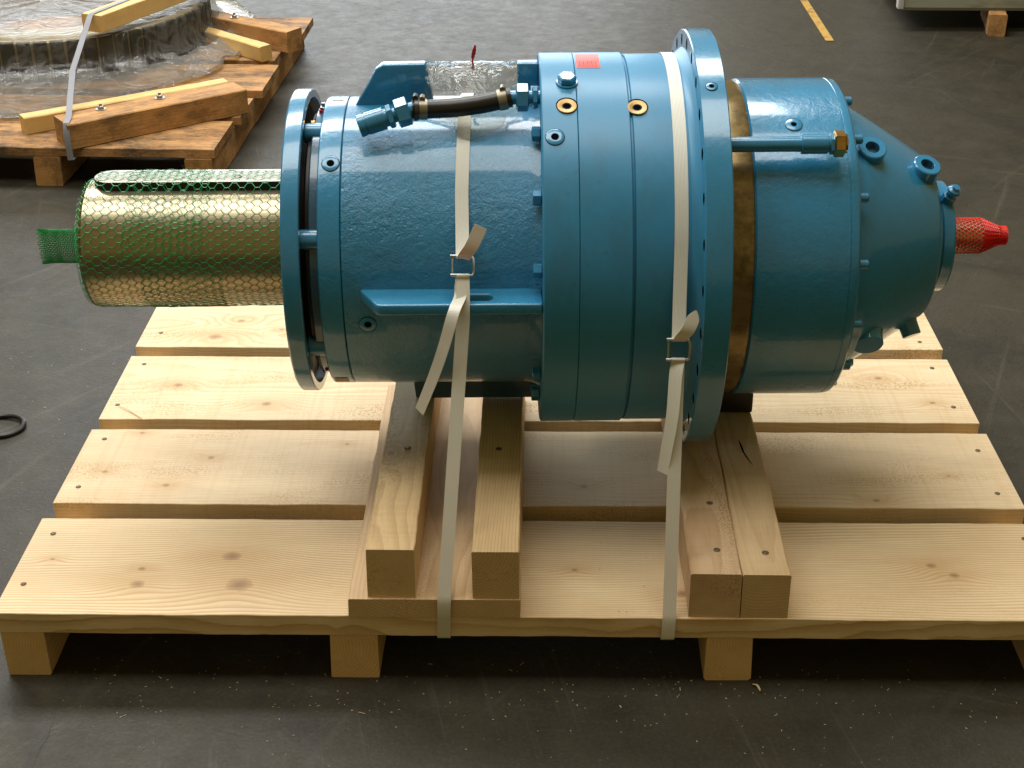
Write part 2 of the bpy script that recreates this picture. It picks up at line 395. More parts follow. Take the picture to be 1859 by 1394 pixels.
tag(finish('floor', bm, M['floor'], smooth=0), kind='structure')
bm = bmesh.new()
vs = [bm.verts.new(p) for p in [(1.822, 3.53, FLOOR+0.002), (1.852, 3.53, FLOOR+0.002), (1.826, 8.0, FLOOR+0.002), (1.796, 8.0, FLOOR+0.002)]]; bm.faces.new(vs)
tag(finish('floor_marking', bm, M['yellow'], smooth=0), kind='structure')

# ------------------------------------------------------------------ the new pallet
pallet = thing('transport_pallet', 'new pale softwood pallet of wide planks carrying the blue gearbox', 'pallet', (0.8, 0.5575, FLOOR))
def pl(v, dz=0): return (v[0]-0.8, v[1]-0.5575, v[2]-FLOOR+dz)
planks = [  # y0, y1, x0, x1, knots in world xy, pith, freq
    (0.000, 0.255, -0.004, 1.604, [(0.194, 0.075, 0.014), (0.192, 0.115, 0.007), (0.350, 0.075, 0.024), (0.325, 0.150, 0.017), (0.046, 0.139, 0.005), (1.41, 0.137, 0.010), (1.44, 0.112, 0.010), (0.86, 0.12, 0.006), (1.02, 0.06, 0.012)], (0.30, -0.10), 175),
    (0.299, 0.544, 0.000, 1.600, [(0.061, 0.398, 0.006), (0.175, 0.356, 0.0075), (0.234, 0.446, 0.0085), (0.094, 0.53, 0.006), (0.466, 0.495, 0.005), (1.362, 0.322, 0.007), (0.88, 0.36, 0.008), (1.50, 0.40, 0.004)], (-0.22, -0.16), 190),
    (0.580, 0.830, 0.002, 1.598, [(0.12, 0.71, 0.010), (0.30, 0.64, 0.012), (1.53, 0.655, 0.007), (1.45, 0.75, 0.009)], (0.06, -0.17), 190),
    (0.870, 1.115, 0.000, 1.600, [(0.150, 0.915, 0.018), (0.190, 0.99, 0.012), (0.28, 0.95, 0.008), (1.50, 1.0, 0.010)], (-0.03, -0.13), 200)]
for i, (y0, y1, x0, x1, kn, pith, fq) in enumerate(planks):
    cx, cy = (x0+x1)/2, (y0+y1)/2
    pale = [(0.84, 0.665, 0.42), (0.78, 0.61, 0.385), (0.81, 0.645, 0.41), (0.83, 0.665, 0.43)][i]
    mt = wood_mat('pine_plank_wood', pale, (0.56, 0.34, 0.13), [(a-cx, b-cy, c) for a, b, c in kn], pith, fq, 0.26, 0, seed=i*3.7, saw=[0.25, 0.9, 1.0, 0.8][i], ringk=[1.9, 0.6, 0.7, 0.9][i])
    timber('plank', x1-x0, y1-y0, 0.036, mt, pallet, pl((cx, cy, -0.036)), 0, 0.0011, 160, 0.0010, seed=i+1, rag=0.0006)
bw = wood_mat('pine_bearer_wood', (0.86, 0.61, 0.33), (0.60, 0.36, 0.16), (), (0.05, 0.06), 230, 0.4, 0, seed=20)
for i, (x0, x1) in enumerate([(0.001, 0.066), (0.494, 0.566), (1.054, 1.123), (1.542, 1.606)]):
    timber('bearer', 1.11, x1-x0, 0.0822, bw, pallet, pl(((x0+x1)/2, 0.5595, FLOOR)), R(90), 0.0012, 40, 0.004 if i == 2 else 0.002, seed=30+i)
# support timbers screwed onto the deck
sw1 = wood_mat('spruce_beam_wood', (0.80, 0.58, 0.31), (0.50, 0.32, 0.15), ((-0.05, 0.022, 0.009),), (0.015, -0.10), 260, 0.25, 0, seed=41, saw=0.8)
sw2 = wood_mat('spruce_beam_wood_ringed', (0.78, 0.56, 0.30), (0.44, 0.28, 0.13), (), (0.035, 0.085), 190, 0.25, 0, seed=43, saw=0.5)
sw3 = wood_mat('spruce_beam_wood_stained', (0.70, 0.51, 0.32), (0.48, 0.28, 0.13), ((0.27, 0.0, 0.006),), (0.02, -0.09), 240, 0.6, 0, seed=45, saw=1.0)
sw4 = wood_mat('spruce_beam_wood_warm', (0.74, 0.54, 0.32), (0.52, 0.33, 0.15), (), (-0.01, 0.16), 200, 0.35, 0, seed=47, saw=0.5)
LB = 0.64
timber('base_board', 0.66, 0.252, 0.032, sw4, pallet, pl((0.6518, 0.328, 0.0)), R(90), 0.0014, 60, 0.0012, seed=51, rag=0.001, label='flat board under the two left support beams')
timber('support_beam', LB, 0.070, 0.0845, sw1, pallet, pl((0.5905, 0.322, 0.0322)), R(90), 0.0010, 60, 0.0015, seed=52, label='left support beam on the base board')
timber('support_beam', LB, 0.068, 0.0830, sw2, pallet, pl((0.7425, 0.320, 0.0322)), R(90), 0.0010, 60, 0.0015, seed=53, label='second support beam with curved end grain rings')
timber('support_beam', 0.60, 0.074, 0.0780, sw3, pallet, pl((1.0615, 0.302, 0.0)), R(90), 0.0009, 60, 0.0020, seed=54, label='stained support beam under the large flange')
timber('support_beam', 0.60, 0.069, 0.0770, sw4, pallet, pl((1.1345, 0.302, 0.0)), R(90), 0.0010, 60, 0.0020, seed=55, label='right support beam with a drying crack')
for x, y in [(0.027, 0.209), (0.021, 0.073), (1.574, 0.212), (1.572, 0.07), (0.032, 0.508), (0.029, 0.349), (1.57, 0.484), (1.567, 0.345), (0.035, 0.795), (0.024, 0.632), (1.561, 0.793), (1.565, 0.639), (0.037, 0.932), (1.562, 0.904), (0.53, 0.495), (1.09, 0.83)]:
    add_screw(pallet, *pl((x, y, 0)), 1.0)
for x, y, z in [(0.594, 0.287, 0.1167), (0.740, 0.288, 0.1152), (1.068, 0.063, 0.078), (1.139, 0.058, 0.077), (1.070, 0.190, 0.078)]:
    add_screw(pallet, *pl((x, y, z)), 1.15)
# drying crack in the right beam, a sliver of dark recess following its grain
bm = bmesh.new(); cr = [(1.137, 0.385), (1.139, 0.365), (1.1405, 0.345), (1.146, 0.322), (1.151, 0.305)]
for i in range(len(cr)-1):
    wdt = [0.0004, 0.0018, 0.0014, 0.001, 0.0003]
    a, b = cr[i], cr[i+1]
    bm.faces.new([bm.verts.new(pl((p[0]+sg*wd, p[1], 0.0776))) for p, sg, wd in ((a, -1, wdt[i]), (b, -1, wdt[i+1]), (b, 1, wdt[i+1]), (a, 1, wdt[i]))])
finish('crack', bm, M['black_hole'], pallet, smooth=0)

# ------------------------------------------------------------------ gearbox
AX = Vector((0.8, 0.46012, 0.40649)); PSI = 0.02739; ZB = 0.3285
gb = thing('gearbox', 'large blue painted industrial gearbox lying across the pallet', 'gearbox', (AX.x, AX.y, AX.z-ZB), PSI)
def gpt(s, r, e, rel=True):
    e = R(e); v = Vector((s, -r*math.cos(e), r*math.sin(e)))
    if rel: return v
    return AX + Matrix.Rotation(PSI, 3, 'Z') @ v
def rad(e): e = R(e); return Vector((0, -math.cos(e), math.sin(e)))
def G(name, bm, mat, smooth=35, label=None, parent=None):
    o = finish(name, bm, mat, parent or gb, (0, 0, 0) if parent else (0, 0, ZB), (0, 0, 0), smooth, label)
    return o
def L(name, prof, mat, seg=192, label=None, closed=True):
    bm = bmesh.new(); lathe(bm, prof, seg, closed); return G(name, bm, mat, 30, label)
# output shaft and key
shaft = L('output_shaft', [(-0.33, 0.02), (-0.33, 0.1014), (-0.706, 0.1014), (-0.7127, 0.0955), (-0.7127, 0.012), (-0.70, 0.0)], M['steel_shaft'], 160, closed=False, label='thick bare steel output shaft')
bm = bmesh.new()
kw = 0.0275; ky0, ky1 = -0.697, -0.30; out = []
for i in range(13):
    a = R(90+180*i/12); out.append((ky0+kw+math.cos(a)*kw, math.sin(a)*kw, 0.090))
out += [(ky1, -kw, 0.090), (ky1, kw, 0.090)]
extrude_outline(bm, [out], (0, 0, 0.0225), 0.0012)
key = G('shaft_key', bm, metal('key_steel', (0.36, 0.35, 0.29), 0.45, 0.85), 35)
key.data.materials.append(plain('oily_shaded_key_flank', (0.010, 0.010, 0.009), 0.6))
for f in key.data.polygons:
    if abs(f.normal.z) < 0.35: f.material_index = 1  # flanks near black: oil, with a dark reflection put into the colour
bm = bmesh.new(); tube_steps(bm, (-0.47, -0.006, 0.1126), (0, 0, 1), [(0.0, 0.0065), (0.0006, 0.0055), (-0.001, 0.003), (-0.001, 0)], 12)
G('key_screw', bm, M['dark_steel'])
# front disc (bowl-shaped guard flange)
L('front_disc', [(-0.377, 0.105), (-0.379, 0.12), (-0.379, 0.2372), (-0.3765, 0.2400), (-0.374, 0.2406), (-0.3535, 0.2406), (-0.352, 0.2392), (-0.352, 0.2280), (-0.3535, 0.2265), (-0.366, 0.2230), (-0.368, 0.2150), (-0.368, 0.105)], M['paint'], 224)
fd = [o_ for o_ in gb.children if o_.name == 'front_disc'][0]; fd.data.materials.append(plain('shaded_recess', (0.035, 0.030, 0.022), 0.5))
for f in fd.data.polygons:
    if f.center.x > -0.3695 and math.hypot(f.center.y, f.center.z) < 0.2282: f.material_index = 1  # shade of the gap put into the recess colour
L('shaft_seal', [(-0.368, 0.1016), (-0.368, 0.168), (-0.362, 0.170), (-0.345, 0.170), (-0.345, 0.1016)], M['dark_steel'], 96)
L('seal_housing', [(-0.350, 0.15), (-0.350, 0.200), (-0.347, 0.203), (-0.3260, 0.203), (-0.3260, 0.15)], plain('greasy_dark_steel', (0.022, 0.020, 0.018), 0.4, 0.3), 128)
L('bearing_cover', [(-0.342, 0.2035), (-0.342, 0.209), (-0.340, 0.211), (-0.3260, 0.211), (-0.3260, 0.2035)], M['paint_dark'], 128)
for k in range(7):
    e = 23.3 + k*360/7
    if e > 180: e -= 360
    bm = bmesh.new(); tube_steps(bm, gpt(-0.3265, 0.206, e), (-1, 0, 0), [(0, 0), (0, 0.0152), (0.0262, 0.0152), (0.0278, 0.0138), (0.0278, 0.0085), (0.020, 0.0085), (0.020, 0)], 24)
    G('cap_screw', bm, M['paint'], 35)
bm = bmesh.new(); hexnut(bm, gpt(-0.327, 0.200, 86), (-1, 0, 0), 0.012, 0.0085); tube_steps(bm, gpt(-0.327, 0.200, 86), (-1, 0, 0), [(0.010, 0.0062), (0.021, 0.0062), (0.021, 0)], 16)
G('brass_fitting', bm, M['brass'])
bm = bmesh.new(); hexnut(bm, gpt(-0.331, 0.214, 93), (0, 0, 1), 0.006, 0.006); tube_steps(bm, gpt(-0.331, 0.214, 93), (0, 0, 1), [(0.006, 0.0025), (0.0115, 0.003), (0.012, 0)], 10)
nip = G('grease_nipple', bm, M['steel'])
bm = bmesh.new(); tube_steps(bm, gpt(-0.331, 0.211, 93), (0, 0, 1), [(0.0, 0.0075), (0.0045, 0.0075), (0.0045, 0.004)], 14); G('cap', bm, M['red_tie'], parent=nip)
bm = bmesh.new(); tube_steps(bm, gpt(-0.331, 0.212, -50), rad(-50)*-1+Vector((-0.3, 0, 0)), [(0, 0.007), (0.006, 0.007), (0.006, 0.003), (0.014, 0.0025), (0.014, 0)], 12); G('grease_nipple', bm, M['red_tie'])
# housing
L('housing_collar', [(-0.3255, 0.10), (-0.3272, 0.12), (-0.3272, 0.2258), (-0.3255, 0.2278), (-0.3230, 0.2285), (-0.2945, 0.2285), (-0.2935, 0.2272), (-0.2935, 0.1)], M['paint_semi'], 224)
bmh = bmesh.new()
lathe(bmh, [(-0.2935, 0.1), (-0.2925, 0.2268), (-0.2912, 0.2282), (-0.20, 0.2288), (-0.10, 0.2290), (-0.02, 0.2290), (-0.008, 0.2315), (0.0015, 0.2360), (0.0015, 0.1)], 224)
G('housing', bmh, M['paint_cast'], 30)
# name plates / small labels on the collar edge
def decal(name, s0, s1, e0, e1, r, mat, parent=None, n=10, th=0.0006):
    bm = bmesh.new(); g = []
    for i in range(n+1):
        e = e0+(e1-e0)*i/n; g.append([bm.verts.new(gpt(s, rr, e)) for s, rr in ((s0, r), (s1, r), (s1, r+th), (s0, r+th))])
    for a, b in zip(g, g[1:]):
        for k in range(4): bm.faces.new((a[k], a[(k+1) % 4], b[(k+1) % 4], b[k]))
    bm.faces.new(g[0]); bm.faces.new(g[-1][::-1])
    return G(name, bm, mat, 30, parent=parent)
lab = plain('bare_label_metal', (0.50, 0.45, 0.34), 0.35, 0.6)
decal('data_label', -0.318, -0.300, 93, 99, 0.2288, lab)
decal('data_label', -0.322, -0.301, -54, -47, 0.2288, plain('bare_rusty_patch', (0.36, 0.22, 0.12), 0.5))
# feet: side ledge with a slot, bottom foot, rear foot
def foot(e, name, slot=True, cut=False):
    bm = bmesh.new(); th = 0.0165
    out = [(-0.268, 0.222), (-0.262, 0.238), (-0.2385, 0.288), (-0.232, 0.2915), (0.0, 0.2915), (0.001, 0.288), (0.001, 0.222)]
    if cut: out = [(-0.212, 0.222), (-0.205, 0.2895), (0.0, 0.2895), (0.001, 0.222)]
    hole = []
    for i in range(20):
        a = 2*math.pi*i/20; hole.append((-0.093+math.cos(a)*0.010+(0.012 if math.cos(a) > 0 else -0.012), 0.2625+math.sin(a)*0.0125))
    ea = rad(e); tn = Vector((0, math.sin(R(e)), math.cos(R(e))))
    def P(s, r): return Vector((s, 0, 0)) + ea*r + tn*(-th+0.004)
    extrude_outline(bm, [[P(*p) for p in out]]+([[P(*p) for p in hole]] if slot else []), tn*th, 0.0030)
    return G(name, bm, M['paint_dark'] if cut else M['paint_semi'], 40)  # bottom foot darkened: shade under the housing put into its paint
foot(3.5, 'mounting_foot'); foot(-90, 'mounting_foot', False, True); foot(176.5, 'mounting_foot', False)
def lug(pts):
    bm = bmesh.new(); extrude_outline(bm, [[Vector((s, 0.010, z)) for s, z in pts]], (0, -0.020, 0), 0.003); return G('lifting_lug', bm, M['paint_semi'], 40)
lug([(-0.283, 0.222), (-0.258, 0.262), (-0.2465, 0.283), (-0.236, 0.2905), (-0.170, 0.2915), (-0.158, 0.222)])
lug([(-0.030, 0.222), (-0.032, 0.2915), (0.001, 0.2915), (0.001, 0.222)])
# main body rings
L('casing_ring', [(0.0015, 0.1), (0.0015, 0.2905), (0.0035, 0.2931), (0.0530, 0.2931), (0.0537, 0.2924), (0.0537, 0.1)], M['paint_matt'], 256)
L('casing_ring', [(0.0537, 0.1), (0.0544, 0.2923), (0.0552, 0.2931), (0.1285, 0.2931), (0.1300, 0.2912), (0.1300, 0.1)], M['paint_matt'], 256)
L('casing_ring', [(0.1300, 0.1), (0.1300, 0.2870), (0.1330, 0.2870), (0.1335, 0.2895), (0.1345, 0.2908), (0.2110, 0.2908), (0.2130, 0.2905), (0.2180, 0.2925), (0.2225, 0.2965), (0.2272, 0.3010), (0.2272, 0.1)], M['paint_matt'], 256)
# big flange with 30 through holes
bm = bmesh.new(); n = 240; Ro, ch = 0.3285, 0.0016
def circ(s, r, seg, cy=0, cz=0): return [(s, cy-r*math.cos(2*math.pi*i/seg), cz+r*math.sin(2*math.pi*i/seg)) for i in range(seg)]
loops = [circ(0.2270, Ro-ch, n), circ(0.2270, 0.20, 96)]
for k in range(30):
    e = 8.9+12*k; c = gpt(0, 0.3125, e); loops.append(circ(0.2270, 0.0088, 14, c.y, c.z))
extrude_outline(bm, loops, (0.0400, 0, 0))
lathe(bm, [(0.2270, Ro-ch), (0.2286, Ro), (0.2654, Ro), (0.2670, Ro-ch)], n)
# drop the plain outer wall made by the extrusion (it lies inside the rim strip)
kill = [f for f in bm.faces if all(abs(math.hypot(v.co.y, v.co.z)-(Ro-ch)) < 1e-5 for v in f.verts) and abs(f.normal.x) < 0.5]
bmesh.ops.delete(bm, geom=kill, context='FACES_ONLY')
fo = G('bolting_flange', bm, M['paint'], 30)
fo.data.materials.append(M['black_hole'])
for f in fo.data.polygons:
    rc_ = math.hypot(f.center.y, f.center.z)
    if abs(f.normal.x) < 0.3 and 0.29 < rc_ < 0.325: f.material_index = 1  # hole walls blackened for the shade inside the holes
L('unpainted_ring', [(0.2668, 0.1), (0.2668, 0.2470), (0.3050, 0.2490), (0.3100, 0.2470), (0.3115, 0.1)], M['ring_bronze'], 224, label='bare brown varnished ring between flange and cover')
L('end_cover', [(0.3100, 0.1), (0.3100, 0.2485), (0.3125, 0.2515), (0.3180, 0.2519), (0.4475, 0.2519), (0.4485, 0.2508), (0.4496, 0.2508), (0.4503, 0.2515), (0.4540, 0.2515), (0.4605, 0.2503), (0.4640, 0.2465), (0.4640, 0.10)], M['paint_semi'], 224)
L('bell_housing', [(0.4620, 0.1), (0.4620, 0.2160), (0.4690, 0.2120), (0.4860, 0.2090), (0.4900, 0.2070), (0.5100, 0.1955), (0.6100, 0.1318), (0.6130, 0.1290), (0.6160, 0.1245), (0.6265, 0.0990), (0.6285, 0.0900), (0.6285, 0.05)], M['paint'], 192)
L('input_cover', [(0.6280, 0.03), (0.6280, 0.0850), (0.6300, 0.0850), (0.6305, 0.0868), (0.6320, 0.0885), (0.6470, 0.0885), (0.6505, 0.0855), (0.6505, 0.03)], M['paint'], 128)
L('input_shaft', [(0.62, 0.0), (0.62, 0.0272), (0.712, 0.0272), (0.716, 0.0235), (0.716, 0.0)], metal('red_glow_tinted_steel', (0.62, 0.40, 0.26), 0.28, 1.0), 64, closed=False)  # reflected red glow put into the steel colour
# cover screws
for k in range(15):
    e = 12.8+24*k; bm = bmesh.new()
    tube_steps(bm, gpt(0.4635, 0.233, e), (1, 0, 0), [(0, 0.0072), (0.0135, 0.0072), (0.0150, 0.0058), (0.0150, 0.003), (0.011, 0.003), (0.011, 0)], 16)
    G('cap_screw', bm, M['paint'])
# hex bolts on the left face of the main body
for k in range(15):
    e = 12.2+24.3*k
    if k == 14: break
    bm = bmesh.new(); hexnut(bm, gpt(0.0012, 0.250, e), (-1, 0, 0), 0.0135, 0.0112, 0.1, R(e)); G('hex_bolt', bm, M['paint'])
# flush plugs: thin ring groove and dark centre
def plug(s, e, r, rp=0.013, grv=M['black_hole'], mat=None, hole=0.0052):
    d = rad(e); c = gpt(s, r, e); bm = bmesh.new()
    tube_steps(bm, c, d, [(-0.004, rp), (0.0009, rp), (0.0016, rp-0.0012), (0.0016, hole*1.15), (0.0007, hole), (0.0005, hole)], 32)
    o = G('plug', bm, mat or M['paint'])
    bm = bmesh.new(); tube_steps(bm, c, d, [(0.0002, rp+0.0007), (0.0010, rp+0.0005), (0.0007, rp-0.001)], 32); G('groove', bm, grv, parent=o)
    bm = bmesh.new(); tube_steps(bm, c, d, [(0.0009, hole+0.0005), (0.0009, 0)], 16); G('socket', bm, grv, parent=o)
plug(-0.3079, 52.4, 0.2283); plug(-0.2575, -10.1, 0.2285, 0.0125); plug(0.0145+0.006, 52.5, 0.2929, 0.0135)
plug(0.2455, 63.8, 0.3283, 0.0082, hole=0.0034); plug(0.3751, 63.7, 0.2517, 0.0125, hole=0.0040)
# hex plug, two brass sight plugs in recesses
bm = bmesh.new(); c = gpt(0.0409, 0.2925, 74.2); tube_steps(bm, c, rad(74.2), [(0, 0.0165), (0.0025, 0.0165), (0.0035, 0.0155), (0.0035, 0)], 28); hexnut(bm, c+rad(74.2)*0.003, rad(74.2), 0.0105, 0.0140, 0.12, 0.4); G('hex_plug', bm, M['paint'])
for s, e, r in ((0.0390, 63.5, 0.2931), (0.1412, 63.1, 0.2912)):
    d = rad(e); c = gpt(s, r, e); bm = bmesh.new()
    tube_steps(bm, c+rad(e+90)*0.0022, d, [(0.0004, 0.0160), (0.0009, 0.0156), (0.0010, 0.0)], 32); o = G('port', bm, M['black_hole'])  # black disc shifted upward paints the shaded upper side of the recess
    bm = bmesh.new(); tube_steps(bm, c, d, [(0.0013, 0.0148), (0.0020, 0.0140), (0.0020, 0.0125), (0.0016, 0.0100), (0.0012, 0.0080), (0.0010, 0.0068)], 32); G('brass_ring', bm, M['brass_dull'], parent=o)
    bm = bmesh.new(); tube_steps(bm, c, d, [(0.0011, 0.0072), (0.0009, 0.0050), (0.0009, 0)], 24); G('socket', bm, plain('dark_port_hole', (0.05, 0.035, 0.02), 0.25, 0.5), parent=o)  # flat dark disc in the middle of the port
# red sticker with its row of dark print
def sticker():
    t = NT('fluorescent_red_sticker'); P = t.node('ShaderNodeTexCoord').outputs['Object']
    n = t.noise(P, 40, 3); t.set(Base_Color=t.mix(n, (0.80, 0.045, 0.03), (0.90, 0.085, 0.06)), Roughness=0.45)
    return t.m
o = decal('red_sticker', 0.0575, 0.0930, 83, 97.5, 0.2932, sticker(), th=0.0004)
bm = bmesh.new(); rr = random.Random(3)
for k in range(9):
    s0 = 0.0615+k*0.0031; wd = 0.0014 if k % 2 == 0 else 0.0007
    for e0, e1 in ((84.0, 88.2),):
        e1 -= rr.uniform(0, 0.5)
        bm.faces.new([bm.verts.new(gpt(s, 0.29415, e)) for s, e in ((s0, e0), (s0+wd, e0), (s0+wd, e1), (s0, e1))])
G('print', bm, plain('dark_red_print', (0.22, 0.01, 0.01), 0.5), parent=o)
# bosses with hex sockets on the bell
def boss(s, e, r, lean, R0=0.0215, ln=0.030, sock=True, name='screw_plug'):
    d = (rad(e)+Vector((lean, 0, 0))).normalized(); base = gpt(s, r, e) - d*0.030
    bm = bmesh.new(); tube_steps(bm, base, d, [(0, R0*1.2), (0.020, R0*1.14), (0.024+ln*0.25, R0*1.03), (0.030+ln-0.0015, R0), (0.030+ln, R0-0.0015)]+([(0.030+ln, 0.0112), (0.030+ln-0.001, 0.0105)] if sock else [(0.030+ln, 0)]), 40)
    o = G(name, bm, M['paint'])
    if sock:
        tip = base+d*(0.030+ln-0.001); bm = bmesh.new()
        tube_steps(bm, tip, d, [(0.0, 0.0106), (-0.010, 0.0100), (-0.010, 0)], 6); G('socket', bm, M['paint_dark'], parent=o)
    return o
boss(0.4960, 61, 0.197, 0.10, 0.0215, 0.018); boss(0.5920, 66, 0.142, 0.20, 0.0215, 0.018)
boss(0.5060, -31, 0.190, 0.0, 0.0240, 0.018, False, 'casting_boss'); boss(0.5900, -52, 0.145, 0.3, 0.0150, 0.020, False, 'casting_boss')
boss(0.4850, -52, 0.196, 0.0, 0.0150, 0.016, False, 'casting_boss'); boss(0.6100, 95, 0.10, 0.5, 0.0130, 0.010, False, 'casting_boss')
# grease nipple on the small cover
bm = bmesh.new(); d = (rad(62)+Vector((0.25, 0, 0))).normalized(); b0 = gpt(0.6380, 0.080, 62)
hexnut(bm, b0, d, 0.020, 0.0110); tube_steps(bm, b0, d, [(0.018, 0.0080), (0.026, 0.0085), (0.030, 0.0110), (0.034, 0.0100), (0.036, 0.006), (0.040, 0.0055), (0.0405, 0)], 20); G('vent_plug', bm, M['paint'])
# lubrication pipe over the cover
def gp_along(e, r): return lambda s: gpt(s, r, e)
pp = gp_along(50.5, 0.2860)
bm = bmesh.new(); tube_steps(bm, pp(0.266), (1, 0, 0), [(0, 0.0), (0, 0.0112), (0.115, 0.0112)], 24); o = G('grease_pipe', bm, M['paint'], label='short pipe running over the cover to a brass nut')
bm = bmesh.new(); tube_steps(bm, pp(0.373), (1, 0, 0), [(0, 0.0112), (0, 0.0135), (0.001, 0.0145), (0.038, 0.0145), (0.039, 0.0125), (0.047, 0.0125)], 24); G('sleeve', bm, M['paint'], parent=o)
bm = bmesh.new(); hexnut(bm, pp(0.4135), (1, 0, 0), 0.0085, 0.0155, 0.1, 0.3); G('lock_nut', bm, M['paint'], parent=o)
bm = bmesh.new(); hexnut(bm, pp(0.4195), (1, 0, 0), 0.0170, 0.0192, 0.12, 0.1); tube_steps(bm, pp(0.4355), (1, 0, 0), [(0, 0.0145), (0.0035, 0.0140), (0.0035, 0)], 20); G('brass_nut', bm, M['brass'], parent=o)
# lubrication hose assembly (left, over the housing)
hA = gpt(-0.2660, 0.2555, 63.5); hB = gpt(-0.1950, 0.2690, 67.5); hC = gpt(-0.1680, 0.2745, 69.5); hD = gpt(-0.0490, 0.2760, 71.8); hE = gpt(0.0015, 0.2760, 71.8)
dAB = (hB-hA).normalized()
bm = bmesh.new(); tube_steps(bm, hA, dAB, [(0, 0), (0, 0.0150), (0.001, 0.0165), (0.010, 0.0165), (0.0105, 0.0155), (0.0120, 0.0155), (0.0125, 0.0168), (0.040, 0.0168), (0.041, 0.0135), (0.048, 0.0135)], 28); o = G('hose_fitting', bm, M['paint'], label='painted end fitting of the lubrication hose')
bm = bmesh.new(); hexnut(bm, hA+dAB*0.044, dAB, 0.010, 0.0175, 0.1, 0.2); G('lock_nut', bm, M['paint'], parent=o)
bm = bmesh.new(); tube_steps(bm, hA+dAB*0.05, dAB, [(0, 0.011), (0.04, 0.011)], 20); hexnut(bm, hA+dAB*0.0575, dAB, 0.0215, 0.0212, 0.1, 0.25); G('coupling_nut', bm, M['paint'], parent=o)
pts = []
for i in range(17):
    u = i/16; p = hA.lerp(hE, 0); a = hA+dAB*0.082; p = a.lerp(hD+Vector((0.008, 0, 0)), u) + rad(74)*(-0.006*math.sin(math.pi*u)); pts.append(p)
bm = bmesh.new(); sweep(bm, pts, 0.0140, 28); ho = G('hose', bm, M['rubber'], label='black rubber lubrication hose')
def band(p, d, wd, r, mat, nm='hose_clamp'):
    bm = bmesh.new(); tube_steps(bm, p, d, [(0, r-0.001), (0, r), (wd, r), (wd, r-0.001)], 28)
    q = p+Vector(d)*wd*0.5+rad(100)*(r+0.001); tube_steps(bm, q-Vector((0, 0.008, 0)), (0, 1, 0), [(0, 0), (0, 0.0045), (0.014, 0.0045), (0.014, 0)], 8)
    return G(nm, bm, mat, parent=ho)
d0 = (pts[1]-pts[0]).normalized(); band(pts[0]+d0*0.010, d0, 0.012, 0.0155, M['clamp'])
band(pts[0]+d0*0.003, d0, 0.006, 0.0172, M['dark_steel'], 'clamp_screw')
d1 = (pts[-1]-pts[-2]).normalized(); band(pts[-1]-d1*0.020, d1, 0.013, 0.0158, M['clamp'])
bm = bmesh.new(); tube_steps(bm, hD+Vector((0.006, 0, 0)), (1, 0, 0), [(0, 0.0105), (0.046, 0.0105)], 20); o = G('hose_fitting', bm, M['paint'], label='painted hose fitting screwed into the main body')
bm = bmesh.new(); hexnut(bm, hD+Vector((0.0145, 0, 0)), (1, 0, 0), 0.0195, 0.0205, 0.1, 0.3); G('coupling_nut', bm, M['paint'], parent=o)
bm = bmesh.new(); hexnut(bm, hD+Vector((0.0385, 0, 0)), (1, 0, 0), 0.0090, 0.0165, 0.1, 0.1); G('lock_nut', bm, M['paint'], parent=o)

# ------------------------------------------------------------------ rubber pad on the right beams
bm = bmesh.new(); box(bm, -0.070, 0.070, -0.06, 0.06, 0, 0.042, 0.004)
o = finish('rubber_pad', bm, M['rubber'], None, (1.101, 0.535, 0.0785)); tag(o, 'black rubber pad on the right support beams behind the large flange', 'rubber pad')

# ------------------------------------------------------------------ straps
def ribbon(bm, pts, wid, side, th=0.0009, uvl=None, seg_sides=None):
    """flat band; side = width direction (vector or list). closed section"""
    uv = bm.loops.layers.uv.verify(); n = len(pts); rings = []; acc = 0; accs = []
    for i, p in enumerate(pts):
        p = Vector(p); t = (Vector(pts[min(i+1, n-1)])-Vector(pts[max(i-1, 0)])).normalized()
        sd = Vector(side[i] if isinstance(side, list) else side); sd = (sd - t*sd.dot(t)).normalized(); nr = sd.cross(t).normalized()
        w_ = wid[i] if isinstance(wid, list) else wid
        sec = [p+sd*(w_*(k/4-0.5))+nr*(th*0.5*(1 if k in (1, 3) else 0.8)) for k in range(5)]+[p+sd*(w_*(k/4-0.5))-nr*th*0.5 for k in (4, 3, 2, 1, 0)]
        rings.append([bm.verts.new(q) for q in sec])
        if i: acc += (p-Vector(pts[i-1])).length
        accs.append(acc)
    us = [0, .25, .5, .75, 1, 1, .75, .5, .25, 0]
    for i in range(n-1):
        for k in range(10):
            j = (k+1) % 10; f = bm.faces.new((rings[i][k], rings[i][j], rings[i+1][j], rings[i+1][k]))
            for lp, (a, b) in zip(f.loops, ((i, k), (i, j), (i+1, j), (i+1, k))): lp[uv].uv = (us[b], accs[a])
    bm.faces.new(rings[0][::-1]); bm.faces.new(rings[-1])
def finish_keep(name, bm, mat, parent=None, smooth=35, label=None, loc=(0, 0, 0)):
    bmesh.ops.recalc_face_normals(bm, faces=bm.faces)
    me = bpy.data.meshes.new(name); bm.to_mesh(me); bm.free(); me.shade_smooth(); me.set_sharp_from_angle(angle=R(smooth)); me.materials.append(mat)
    o = bpy.data.objects.new(name, me); COL.objects.link(o); o.location = loc
    if parent: o.parent = parent
    if label: o['label'] = label
    return o
def smooth_pts(pts, n=8):
    """Catmull-Rom"""
    P = [Vector(p) for p in pts]; P = [P[0]*2-P[1]]+P+[P[-1]*2-P[-2]]; out = []
    for i in range(1, len(P)-2):
        for k in range(n):
            t = k/n; a, b, c, d = P[i-1], P[i], P[i+1], P[i+2]
            out.append(0.5*((2*b)+(c-a)*t+(2*a-5*b+4*c-d)*t*t+(3*b-a-3*c+d)*t*t*t))
    out.append(P[-2]); return out
WS = 0.0195
